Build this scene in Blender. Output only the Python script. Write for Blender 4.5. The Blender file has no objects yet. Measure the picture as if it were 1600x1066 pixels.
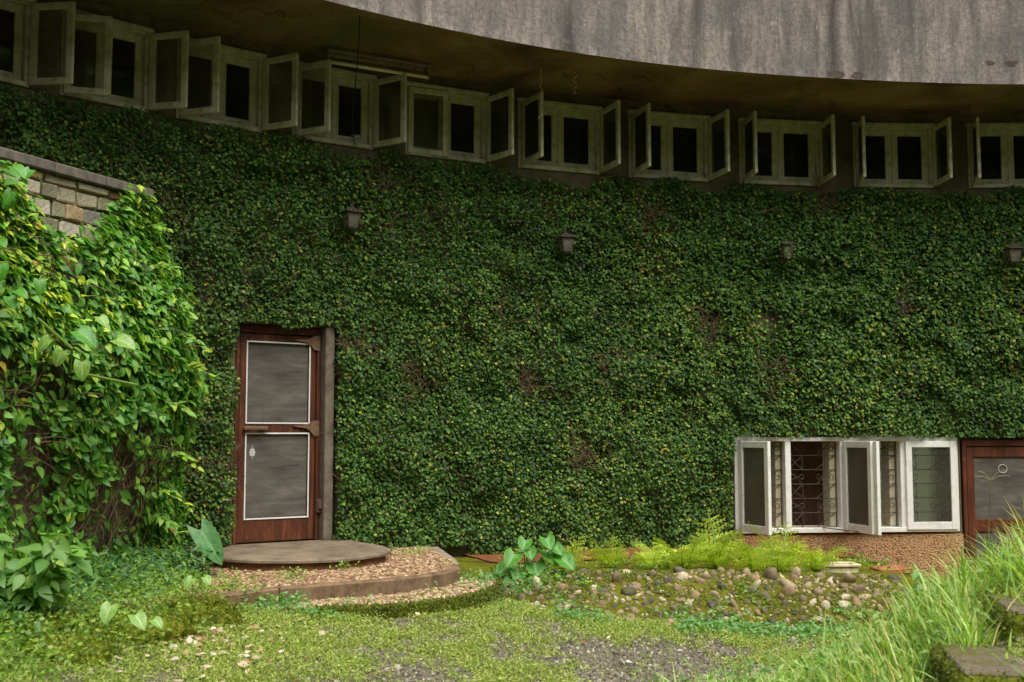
import bpy, math, random
import numpy as np
from mathutils import Vector, Matrix, noise as mnoise

random.seed(7)
rng = np.random.default_rng(7)
scene = bpy.context.scene
COL = scene.collection
PI = math.pi

# ------------------------------------------------------------------ camera, light, exposure
EYE = 1.65
PITCH = math.radians(4.67)
cam_data = bpy.data.cameras.new('camera')
cam = bpy.data.objects.new('camera', cam_data)
COL.objects.link(cam)
cam.location = (0, 0, EYE)
cam.rotation_euler = (PI / 2 + PITCH, 0, 0)
cam_data.sensor_width = 36
cam_data.lens = 40.5
cam_data.clip_start = 0.05
cam_data.clip_end = 2000
cam_data.dof.use_dof = True
cam_data.dof.focus_distance = 11.5
cam_data.dof.aperture_fstop = 3.2
scene.camera = cam

SUN_EL = math.radians(61)
SUN_AZ = math.radians(150)          # compass style: 0 = +Y, clockwise; sun stands behind the camera, to the right
world = bpy.data.worlds.new('World')
scene.world = world
world.use_nodes = True
wn = world.node_tree.nodes
wl = world.node_tree.links
for n_ in list(wn):
    wn.remove(n_)
w_out = wn.new('ShaderNodeOutputWorld')
w_bg = wn.new('ShaderNodeBackground')
w_sky = wn.new('ShaderNodeTexSky')
w_sky.sky_type = 'NISHITA'
w_sky.sun_disc = False
w_sky.sun_elevation = SUN_EL
w_sky.sun_rotation = SUN_AZ
w_sky.air_density = 1.5
w_sky.dust_density = 4.0
w_hsv = wn.new('ShaderNodeHueSaturation')       # an overcast sky: the blue is taken out
w_hsv.inputs['Saturation'].default_value = 0.12
w_bg.inputs['Strength'].default_value = 0.13
wl.new(w_sky.outputs[0], w_hsv.inputs['Color'])
wl.new(w_hsv.outputs[0], w_bg.inputs['Color'])
wl.new(w_bg.outputs[0], w_out.inputs['Surface'])

sun_data = bpy.data.lights.new('sun', 'SUN')
sun_data.energy = 1.7
sun_data.angle = math.radians(55)
sun_data.color = (1.0, 0.98, 0.93)
sun = bpy.data.objects.new('sun', sun_data)
COL.objects.link(sun)
sd = Vector((math.sin(SUN_AZ) * math.cos(SUN_EL), math.cos(SUN_AZ) * math.cos(SUN_EL), math.sin(SUN_EL)))
sun.rotation_euler = sd.to_track_quat('Z', 'Y').to_euler()
sun.location = (0, 0, 30)

vs = scene.view_settings
vs.view_transform = 'Standard'
vs.look = 'None'
vs.exposure = 0.88
vs.gamma = 1
vs.use_curve_mapping = False
scene.cycles.max_bounces = 8
scene.cycles.diffuse_bounces = 4
scene.cycles.transparent_max_bounces = 12
scene.cycles.use_denoising = True

# ------------------------------------------------------------------ materials
def S(r, g, b):
    def f(c):
        c /= 255.0
        return c / 12.92 if c <= 0.04045 else ((c + 0.055) / 1.055) ** 2.4
    return (f(r), f(g), f(b), 1)

class NT:
    def __init__(self, name):
        self.m = bpy.data.materials.new(name)
        self.m.use_nodes = True
        self.t = self.m.node_tree
        self.n = self.t.nodes
        self.p = self.n['Principled BSDF']
        self.out = self.n['Material Output']
    def new(self, typ, **kw):
        x = self.n.new(typ)
        for k, v in kw.items():
            setattr(x, k, v)
        return x
    def link(self, a, b):
        self.t.links.new(a, b)
    def coords(self, kind='Object', scale=(1, 1, 1)):
        tc = self.new('ShaderNodeTexCoord')
        mp = self.new('ShaderNodeMapping')
        mp.inputs['Scale'].default_value = scale
        self.link(tc.outputs[kind], mp.inputs['Vector'])
        return mp.outputs[0]
    def noise(self, vec, scale, detail=4, rough=.6, dist=0):
        x = self.new('ShaderNodeTexNoise')
        x.inputs['Scale'].default_value = scale
        x.inputs['Detail'].default_value = detail
        x.inputs['Roughness'].default_value = rough
        x.inputs['Distortion'].default_value = dist
        self.link(vec, x.inputs['Vector'])
        return x.outputs['Fac']
    def ramp(self, fac, stops):
        x = self.new('ShaderNodeValToRGB')
        e = x.color_ramp.elements
        while len(e) < len(stops):
            e.new(.5)
        for q, (pos, c) in zip(e, stops):
            q.position = pos
            q.color = c if len(c) == 4 else (*c, 1)
        self.link(fac, x.inputs['Fac'])
        return x.outputs['Color']
    def mix(self, fac, a, b, mode='MIX'):
        x = self.new('ShaderNodeMix', data_type='RGBA', blend_type=mode)
        for sock, v in ((x.inputs[0], fac), (x.inputs[6], a), (x.inputs[7], b)):
            if isinstance(v, (int, float)):
                sock.default_value = v
            elif isinstance(v, tuple):
                sock.default_value = v if len(v) == 4 else (*v, 1)
            else:
                self.link(v, sock)
        return x.outputs[2]
    def bump(self, h, strength=.4, dist=.01):
        x = self.new('ShaderNodeBump')
        x.inputs['Strength'].default_value = strength
        x.inputs['Distance'].default_value = dist
        self.link(h, x.inputs['Height'])
        self.link(x.outputs[0], self.p.inputs['Normal'])
    def base(self, c, rough=.8, spec=.3):
        if isinstance(c, tuple):
            self.p.inputs['Base Color'].default_value = c if len(c) == 4 else (*c, 1)
        else:
            self.link(c, self.p.inputs['Base Color'])
        if isinstance(rough, (int, float)):
            self.p.inputs['Roughness'].default_value = rough
        else:
            self.link(rough, self.p.inputs['Roughness'])
        self.p.inputs['Specular IOR Level'].default_value = spec
        return self

BW = lambda a, b: [(a, (0, 0, 0, 1)), (b, (1, 1, 1, 1))]
M = {}

def mat_fascia():
    k = NT('weathered_concrete')
    uv = k.coords('UV')
    st = k.coords('UV', (7.0, 1.1, 1))
    st2 = k.coords('UV', (22.0, 2.2, 1))
    n1 = k.noise(st, 1.0, 6, .65, .3)
    n2 = k.noise(st2, 1.0, 5, .7, .2)
    n3 = k.noise(uv, 1.3, 5, .6)
    sp = k.noise(uv, 48, 4, .85)
    gr = k.noise(uv, 20, 5, .75)
    c = k.ramp(n1, [(.28, S(78, 72, 67)), (.43, S(118, 110, 102)), (.58, S(146, 137, 125)), (.75, S(168, 158, 144))])
    c = k.mix(k.ramp(n2, [(.52, (0, 0, 0, 1)), (.75, (.6, .6, .6, 1))]), c, S(82, 76, 71))
    c = k.mix(k.ramp(n3, BW(.45, .68)), c, S(104, 99, 97))
    big = k.noise(k.coords('UV', (1.1, .12, 1)), 1.0, 4, .6, .4)
    c = k.mix(k.ramp(big, BW(.55, .66)), c, S(72, 68, 66))
    c = k.mix(k.ramp(gr, [(.40, (.55, .55, .55, 1)), (.56, (0, 0, 0, 1))]), c, S(84, 77, 71))
    c = k.mix(k.ramp(k.noise(k.coords('UV', (24, 9, 1)), 1.0, 4, .8), BW(.62, .72)), c, S(186, 179, 168))
    c = k.mix(k.ramp(sp, [(.36, (.8, .8, .8, 1)), (.46, (0, 0, 0, 1))]), c, S(62, 56, 52))
    # dirt run-off line where the plaster was repaired: one dark vertical streak
    sx = k.new('ShaderNodeSeparateXYZ')
    tc = k.new('ShaderNodeTexCoord')
    k.link(tc.outputs['UV'], sx.inputs[0])
    wob = k.new('ShaderNodeMath', operation='MULTIPLY_ADD')
    k.link(n2, wob.inputs[0]); wob.inputs[1].default_value = .22; k.link(sx.outputs[0], wob.inputs[2])
    d = k.new('ShaderNodeMath', operation='SUBTRACT'); k.link(wob.outputs[0], d.inputs[0]); d.inputs[1].default_value = -2.03 + .11
    ab = k.new('ShaderNodeMath', operation='ABSOLUTE'); k.link(d.outputs[0], ab.inputs[0])
    c = k.mix(k.ramp(ab.outputs[0], [(.0, (.85, .85, .85, 1)), (.14, (0, 0, 0, 1))]), c, S(58, 51, 47))
    mr = k.new('ShaderNodeMapRange'); mr.inputs[1].default_value = 5.50; mr.inputs[2].default_value = 5.66; mr.inputs[3].default_value = 1; mr.inputs[4].default_value = 0
    k.link(sx.outputs[1], mr.inputs[0])
    ed = k.new('ShaderNodeMath', operation='MULTIPLY'); k.link(mr.outputs[0], ed.inputs[0]); k.link(k.ramp(k.noise(k.coords('UV', (9, 5, 1)), 1.0, 5, .8), [(.50, (0, 0, 0, 1)), (.68, (.55, .55, .55, 1))]), ed.inputs[1])
    c = k.mix(ed.outputs[0], c, S(196, 190, 180))
    k.base(c, .9, .2)
    k.bump(gr, .6, .01)
    return k.m
M['fascia'] = mat_fascia()

def mat_soffit():
    k = NT('stained_soffit_plaster')
    o = k.coords('Object')
    n1 = k.noise(o, 1.1, 6, .62, .6)
    n2 = k.noise(o, .5, 4, .6)
    c = k.ramp(n1, [(.3, S(74, 58, 40)), (.5, S(118, 96, 65)), (.66, S(138, 118, 82)), (.8, S(124, 124, 68))])
    c = k.mix(k.ramp(n2, BW(.52, .66)), c, S(88, 92, 52))
    v = k.new('ShaderNodeTexVoronoi', feature='DISTANCE_TO_EDGE')
    v.inputs['Scale'].default_value = .55
    wv = k.new('ShaderNodeVectorMath', operation='ADD')
    nz = k.new('ShaderNodeTexNoise'); nz.inputs['Scale'].default_value = 2.5; nz.inputs['Detail'].default_value = 5
    k.link(o, nz.inputs['Vector']); k.link(o, wv.inputs[0]); k.link(nz.outputs['Color'], wv.inputs[1])
    k.link(wv.outputs[0], v.inputs['Vector'])
    c = k.mix(k.ramp(v.outputs['Distance'], [(.0, (.8, .8, .8, 1)), (.008, (0, 0, 0, 1))]), c, S(30, 24, 18))
    k.base(c, .92, .15)
    k.bump(n1, .3, .01)
    return k.m
M['soffit'] = mat_soffit()

def mat_wall():
    k = NT('bare_wall_render')
    o = k.coords('Object')
    n1 = k.noise(o, 3.5, 6, .7)
    n2 = k.noise(o, 40, 3, .7)
    c = k.ramp(n1, [(.3, S(70, 60, 46)), (.55, S(112, 100, 78)), (.75, S(134, 122, 92))])
    c = k.mix(k.ramp(n2, BW(.5, .7)), c, S(78, 80, 44))
    k.base(c, .95, .1)
    k.bump(n2, .6, .01)
    return k.m
M['wall'] = mat_wall()

def mat_plinth():
    k = NT('pebble_dash_render')
    o = k.coords('Object')
    v = k.new('ShaderNodeTexVoronoi')
    v.inputs['Scale'].default_value = 52
    k.link(o, v.inputs['Vector'])
    n1 = k.noise(o, 1.2, 4, .6)
    n2 = k.noise(o, 30, 3, .6)
    c = k.ramp(n1, [(.35, S(188, 140, 96)), (.55, S(196, 162, 120)), (.7, S(184, 160, 126))])
    c = k.mix(k.ramp(v.outputs['Distance'], BW(.45, .85)), c, S(126, 98, 70))
    c = k.mix(k.ramp(n2, BW(.5, .75)), c, S(126, 92, 64))
    k.base(c, .95, .15)
    inv = k.new('ShaderNodeMath', operation='SUBTRACT'); inv.inputs[0].default_value = 1.0
    k.link(v.outputs['Distance'], inv.inputs[1])
    k.bump(inv.outputs[0], 1.0, .012)
    return k.m
M['plinth'] = mat_plinth()

def mat_paint(name, c1, c2, c3, lo=.42, hi=.68):
    k = NT(name)
    o = k.coords('Object')
    n1 = k.noise(o, 7, 6, .7)
    n2 = k.noise(o, 60, 3, .75)
    c = k.mix(k.ramp(n1, BW(lo, hi)), c1, c2)
    c = k.mix(k.ramp(n2, BW(.62, .70)), c, c3)
    k.base(c, .6, .35)
    k.bump(n2, .15, .004)
    return k.m
M['old_paint'] = mat_paint('greenish_window_paint', S(190, 187, 158), S(136, 141, 92), S(72, 70, 48))  # off-white paint mottled with a dull green tone
M['white_paint'] = mat_paint('white_window_paint', S(232, 230, 222), S(206, 202, 188), S(150, 140, 118), .5, .75)
M['beige_paint'] = mat_paint('beige_reveal_paint', S(204, 194, 168), S(184, 172, 144), S(150, 136, 108))

def mat_wood(name, a, b, c3, s=(14, 14, 1.2)):
    k = NT(name)
    o = k.coords('Object', s)
    n1 = k.noise(o, 1.6, 7, .7, .8)
    n2 = k.noise(k.coords('Object'), 2.2, 4, .6)
    c = k.ramp(n1, [(.3, a), (.55, b), (.75, c3)])
    c = k.mix(k.ramp(n2, BW(.45, .7)), c, a)
    n3 = k.noise(k.coords('Object'), 9, 6, .75)
    c = k.mix(k.ramp(n3, BW(.60, .72)), c, c3)
    k.base(c, .55, .35)
    k.bump(n1, .25, .004)
    return k.m
M['door_wood'] = mat_wood('weathered_door_wood', S(56, 28, 16), S(94, 50, 28), S(136, 88, 52))
M['red_wood'] = mat_wood('reddish_varnished_wood', S(64, 32, 20), S(100, 50, 28), S(134, 76, 38))
M['old_wood'] = mat_wood('grey_brown_wood', S(88, 70, 50), S(128, 106, 78), S(150, 128, 96), (3, 14, 14))

def mat_screen():
    k = NT('fly_screen_mesh')
    o = k.coords('Object')
    n1 = k.noise(k.coords('Object', (1.2, 1.2, 7)), 1.4, 5, .65, .3)
    n2 = k.noise(o, 8, 5, .75, .6)
    c = k.ramp(n1, [(.3, S(82, 76, 68)), (.5, S(110, 103, 94)), (.7, S(142, 134, 124))])
    c = k.mix(k.ramp(n2, [(.62, (0, 0, 0, 1)), (.74, (.45, .45, .45, 1))]), c, S(150, 144, 136))
    w = k.new('ShaderNodeTexWave', wave_type='BANDS', bands_direction='Z')
    w.inputs['Scale'].default_value = 55
    k.link(o, w.inputs['Vector'])
    c = k.mix(k.ramp(w.outputs['Fac'], [(0, (.28, .28, .28, 1)), (1, (0, 0, 0, 1))]), c, S(54, 48, 42))
    k.base(c, .7, .25)
    tr = k.new('ShaderNodeBsdfTransparent')
    ms = k.new('ShaderNodeMixShader'); ms.inputs[0].default_value = .22
    k.link(k.p.outputs[0], ms.inputs[1]); k.link(tr.outputs[0], ms.inputs[2]); k.link(ms.outputs[0], k.out.inputs['Surface'])
    return k.m
M['screen'] = mat_screen()

def mat_glass(name, tint, rough=.02, dirt_glare=.0):
    k = NT(name)
    tr = k.new('ShaderNodeBsdfTransparent'); tr.inputs[0].default_value = tint
    gl = k.new('ShaderNodeBsdfGlossy'); gl.inputs['Roughness'].default_value = rough
    fr = k.new('ShaderNodeFresnel'); fr.inputs[0].default_value = 1.45
    ms = k.new('ShaderNodeMixShader')
    k.link(fr.outputs[0], ms.inputs[0]); k.link(tr.outputs[0], ms.inputs[1]); k.link(gl.outputs[0], ms.inputs[2])
    fin = ms.outputs[0]
    if dirt_glare:
        df = k.new('ShaderNodeBsdfDiffuse'); df.inputs[0].default_value = S(150, 145, 125)  # pale diffuse film: dirt, and painted reflection on the lower window panes
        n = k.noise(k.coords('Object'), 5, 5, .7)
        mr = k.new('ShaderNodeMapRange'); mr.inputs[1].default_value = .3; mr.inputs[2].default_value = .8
        mr.inputs[3].default_value = dirt_glare * .4; mr.inputs[4].default_value = dirt_glare
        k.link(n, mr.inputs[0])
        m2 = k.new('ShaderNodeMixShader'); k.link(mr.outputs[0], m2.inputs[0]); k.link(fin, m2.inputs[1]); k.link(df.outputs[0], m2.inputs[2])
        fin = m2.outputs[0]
    k.link(fin, k.out.inputs['Surface'])
    return k.m
M['glass'] = mat_glass('window_glass', (.94, .96, .93, 1), .03, .04)
M['dirty_glare_glass'] = mat_glass('dirty_glare_glass', (.97, .98, .95, 1), .06, .16)  # closed lower pane: thin dirt plus a little painted reflection
M['painted_glare_glass'] = mat_glass('painted_glare_glass', (.97, .98, .95, 1), .08, .42)  # open lower casements: pale film paints in a brighter reflection
M['dusty_glass'] = mat_glass('dusty_glass', (.93, .95, .91, 1), .05, .12)

def simple(name, c, rough=.7, spec=.3, metal=0.0, nscale=18, c2=None):
    k = NT(name)
    if c2 is not None:
        n = k.noise(k.coords('Object'), nscale, 5, .7)
        k.base(k.mix(k.ramp(n, BW(.4, .68)), c, c2), rough, spec)
        k.bump(n, .3, .005)
    else:
        k.base(c, rough, spec)
    k.p.inputs['Metallic'].default_value = metal
    return k.m
def mat_sheer():
    k = NT('sheer_curtain_cloth')
    tl = k.new('ShaderNodeBsdfTranslucent'); tl.inputs[0].default_value = S(176, 186, 150)
    k.base(S(150, 150, 124), .9, .1)
    ms = k.new('ShaderNodeMixShader'); ms.inputs[0].default_value = .6
    k.link(k.p.outputs[0], ms.inputs[1]); k.link(tl.outputs[0], ms.inputs[2]); k.link(ms.outputs[0], k.out.inputs['Surface'])
    return k.m
M['iron'] = simple('black_iron', S(44, 40, 36), .6, .4, 0, 40, S(64, 48, 36))
M['grille_iron'] = simple('weathered_grille_iron', S(84, 76, 62), .7, .3, 0, 40, S(58, 50, 40))
M['rust_iron'] = simple('rusty_iron', S(98, 74, 56), .8, .3, 0, 30, S(66, 52, 42))
M['sheer'] = mat_sheer()
M['lamp_iron'] = simple('lamp_metal', S(52, 46, 40), .7, .4, 0, 45, S(84, 68, 54))
M['lamp_glass'] = mat_glass('lamp_pane', (.8, .78, .72, 1), .12, .5)
M['bulb'] = simple('frosted_bulb', S(214, 212, 204), .4, .5)
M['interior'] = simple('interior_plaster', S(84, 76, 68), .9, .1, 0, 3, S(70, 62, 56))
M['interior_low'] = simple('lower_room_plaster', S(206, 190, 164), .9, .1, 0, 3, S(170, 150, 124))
M['curtain'] = simple('brown_curtain', S(120, 88, 72), .9, .1, 0, 3, S(96, 70, 58))
M['tube'] = simple('tube_glass', S(214, 214, 176), .4, .5)
M['channel'] = simple('lamp_channel', S(140, 132, 100), .6, .4, 0, 25, S(86, 76, 56))
M['wire'] = simple('black_wire', S(34, 30, 28), .6)
M['pale_wire'] = simple('pale_wire', S(200, 186, 160), .7)
M['medal'] = simple('grey_decal', S(186, 182, 176), .7)
M['cement'] = simple('cement_kerb', S(134, 108, 84), .92, .15, 0, 9, S(84, 70, 50))
M['slab'] = simple('worn_step_slab', S(138, 120, 98), .8, .3, 0, 5, S(94, 82, 68))
M['slab_base'] = simple('reddish_step_base', S(150, 108, 78), .95, .1, 0, 7, S(112, 80, 58))
M['coping'] = simple('grey_coping', S(112, 104, 92), .9, .2, 0, 9, S(76, 70, 62))
M['mortar'] = simple('mortar', S(158, 146, 124), .95, .1, 0, 14, S(120, 108, 88))
M['planter'] = simple('pale_trough', S(214, 202, 168), .7, .3, 0, 15, S(184, 168, 132))
M['soil'] = simple('red_soil', S(134, 84, 54), .95, .1, 0, 9, S(104, 66, 44))
M['door_concrete'] = simple('jamb_concrete', S(130, 118, 102), .9, .15, 0, 8, S(92, 82, 68))
M['straw'] = simple('straw', S(158, 154, 112), .8)
M['clay'] = simple('flat_clay_slab', S(168, 110, 76), .9, .15, 0, 9, S(136, 84, 56))
M['twig'] = simple('dry_twig', S(126, 104, 80), .9, .1, 0, 12, S(92, 72, 54))
M['ivy_twig'] = simple('ivy_twig', S(112, 88, 70), .9, .1, 0, 12, S(82, 60, 46))
M['stalk'] = simple('green_stalk', S(110, 130, 50), .6, .3)
M['step_top'] = None

def mat_random(name, cols, rough=.85, nscale=12, moss=None, spec=.2):
    k = NT(name)
    oi = k.new('ShaderNodeObjectInfo')
    c = k.ramp(oi.outputs['Random'], [(i / len(cols), q) for i, q in enumerate(cols)])
    for n_ in k.n:
        if n_.type == 'VALTORGB':
            n_.color_ramp.interpolation = 'CONSTANT'
    o = k.coords('Object')
    n1 = k.noise(o, nscale, 6, .7)
    dk = k.mix(1.0, c, (.48, .46, .44, 1), 'MULTIPLY')
    c = k.mix(k.ramp(n1, BW(.42, .7)), c, dk)
    if moss:
        geo = k.new('ShaderNodeNewGeometry')
        n2 = k.noise(geo.outputs['Position'], 9, 5, .7)
        c = k.mix(k.ramp(n2, BW(.56, .64)), c, moss)
    k.base(c, rough, spec)
    k.bump(n1, .5, .01)
    return k.m
M['wall_stone'] = mat_random('wall_stone', [S(172, 162, 134), S(140, 136, 122), S(160, 128, 90), S(128, 124, 100), S(186, 174, 148), S(170, 146, 110), S(146, 142, 112), S(190, 180, 160)], nscale=7)
M['bank_stone'] = mat_random('bank_stone', [S(164, 144, 112), S(116, 104, 90), S(178, 158, 126), S(140, 120, 94), S(92, 86, 80), S(150, 130, 102), S(198, 184, 154), S(128, 112, 90), S(156, 128, 98)], nscale=9, moss=S(88, 92, 26))

def mat_moss(name, a, b, c3, s1=14, d=.03):
    k = NT(name)
    o = k.coords('Object')
    n1 = k.noise(o, 2.2, 5, .65)
    n2 = k.noise(o, s1 * 5, 4, .75)
    c = k.ramp(n1, [(.32, a), (.52, b), (.7, c3)])
    c = k.mix(k.ramp(n2, BW(.45, .75)), c, k.mix(1.0, c, (.42, .45, .35, 1), 'MULTIPLY'))
    k.base(c, 1.0, .05)
    k.bump(n2, 1.0, d)
    return k.m
M['moss'] = mat_moss('moss', S(96, 108, 30), S(130, 138, 40), S(150, 148, 54))
M['bank_earth'] = mat_moss('mossy_earth', S(96, 84, 44), S(122, 126, 36), S(142, 136, 46), 12)
M['mossy_concrete'] = mat_moss('mossy_concrete', S(126, 116, 100), S(112, 102, 86), S(98, 98, 44), 6, .01)

def mat_ground():
    k = NT('mossy_gravel_ground')
    o = k.coords('Object')
    n1 = k.noise(o, .55, 5, .65, .4)
    n1b = k.noise(k.coords('Object', (1, 2.2, 1)), 2.0, 5, .7)
    n2 = k.noise(o, 60, 4, .8)
    n3 = k.noise(o, 9, 5, .7)
    gr = k.ramp(n2, [(.3, S(66, 62, 48)), (.5, S(112, 106, 86)), (.66, S(164, 156, 134))])
    gn = k.ramp(n3, [(.3, S(86, 96, 34)), (.5, S(118, 128, 44)), (.7, S(142, 146, 60))])
    gn = k.mix(k.ramp(n2, BW(.42, .62)), gn, S(84, 80, 50))
    ad = k.new('ShaderNodeMath', operation='ADD'); k.link(n1, ad.inputs[0]); k.link(n1b, ad.inputs[1])
    at = k.new('ShaderNodeAttribute', attribute_name='bare')
    sb = k.new('ShaderNodeMath', operation='MULTIPLY_ADD'); k.link(at.outputs['Fac'], sb.inputs[0]); sb.inputs[1].default_value = .22; k.link(ad.outputs[0], sb.inputs[2])
    c = k.mix(k.ramp(sb.outputs[0], BW(1.10 / 1, 1.0)) if False else k.ramp(sb.outputs[0], [(.86, (0, 0, 0, 1)), (1.0, (1, 1, 1, 1))]), gn, gr)
    k.base(c, .95, .1)
    k.bump(n2, 1.0, .02)
    return k.m
M['ground'] = mat_ground()

def mat_leaf(name, rough=.45, trans=.35, spec=.35, tcol=(1.25, 1.35, .45)):
    k = NT(name)
    at = k.new('ShaderNodeAttribute', attribute_name='tint')
    k.base(at.outputs['Color'], rough, spec)
    if trans:
        tl = k.new('ShaderNodeBsdfTranslucent')
        tcm = k.mix(1.0, at.outputs['Color'], (*tcol, 1), 'MULTIPLY')
        k.link(tcm, tl.inputs[0])
        ms = k.new('ShaderNodeMixShader'); ms.inputs[0].default_value = trans
        k.link(k.p.outputs[0], ms.inputs[1]); k.link(tl.outputs[0], ms.inputs[2]); k.link(ms.outputs[0], k.out.inputs['Surface'])
    return k.m
M['ivy'] = mat_leaf('ivy_leaf', .5, .2, .28)
M['leaf'] = mat_leaf('creeper_leaf', .45, .38, .4)
M['grass'] = mat_leaf('grass_blade', .55, .4, .25)
M['litter'] = mat_leaf('dead_leaf', .8, .2, .1)

def mat_bigleaf(name, a, b, vein):
    k = NT(name)
    tc = k.new('ShaderNodeTexCoord')
    sp = k.new('ShaderNodeSeparateXYZ'); k.link(tc.outputs['UV'], sp.inputs[0])
    ab = k.new('ShaderNodeMath', operation='ABSOLUTE'); k.link(sp.outputs[0], ab.inputs[0])
    # veins run from the midrib out and up
    ph = k.new('ShaderNodeMath', operation='MULTIPLY_ADD'); k.link(ab.outputs[0], ph.inputs[0]); ph.inputs[1].default_value = -.8; k.link(sp.outputs[1], ph.inputs[2])
    sc = k.new('ShaderNodeMath', operation='MULTIPLY'); k.link(ph.outputs[0], sc.inputs[0]); sc.inputs[1].default_value = 34
    sn = k.new('ShaderNodeMath', operation='SINE'); k.link(sc.outputs[0], sn.inputs[0])
    n = k.noise(tc.outputs['UV'], 4, 4, .6)
    c = k.mix(k.ramp(n, BW(.4, .7)), a, b)
    c = k.mix(k.ramp(sn.outputs[0], [(.86, (0, 0, 0, 1)), (1.0, (.45, .45, .45, 1))]), c, vein)
    c = k.mix(k.ramp(ab.outputs[0], [(.012, (1, 1, 1, 1)), (.035, (0, 0, 0, 1))]), c, vein)
    k.base(c, .38, .45)
    tl = k.new('ShaderNodeBsdfTranslucent'); k.link(k.mix(1.0, c, (1.2, 1.3, .4, 1), 'MULTIPLY'), tl.inputs[0])
    ms = k.new('ShaderNodeMixShader'); ms.inputs[0].default_value = .3
    k.link(k.p.outputs[0], ms.inputs[1]); k.link(tl.outputs[0], ms.inputs[2]); k.link(ms.outputs[0], k.out.inputs['Surface'])
    return k.m
M['heart_pale'] = mat_bigleaf('variegated_heart_leaf', S(112, 158, 66), S(156, 184, 88), S(178, 200, 120))
M['heart_green'] = mat_bigleaf('green_heart_leaf', S(72, 136, 38), S(98, 160, 48), S(118, 170, 72))
M['heart_dark'] = mat_bigleaf('elephant_ear_leaf', S(82, 136, 72), S(110, 158, 96), S(128, 170, 110))

# ------------------------------------------------------------------ helpers
def tag(o, label=None, cat=None, group=None, kind=None):
    if label: o['label'] = label
    if cat: o['category'] = cat
    if group: o['group'] = group
    if kind: o['kind'] = kind
    return o

def empty(name, loc=(0, 0, 0), rz=0):
    o = bpy.data.objects.new(name, None)
    o.empty_display_size = .1
    COL.objects.link(o)
    o.location = loc
    o.rotation_euler = (0, 0, rz)
    return o

def link(name, me, parent=None, loc=(0, 0, 0), rot=(0, 0, 0), scale=(1, 1, 1)):
    o = bpy.data.objects.new(name, me)
    COL.objects.link(o)
    o.location = loc
    o.rotation_euler = rot
    o.scale = scale
    if parent is not None:
        o.parent = parent
    return o

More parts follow.
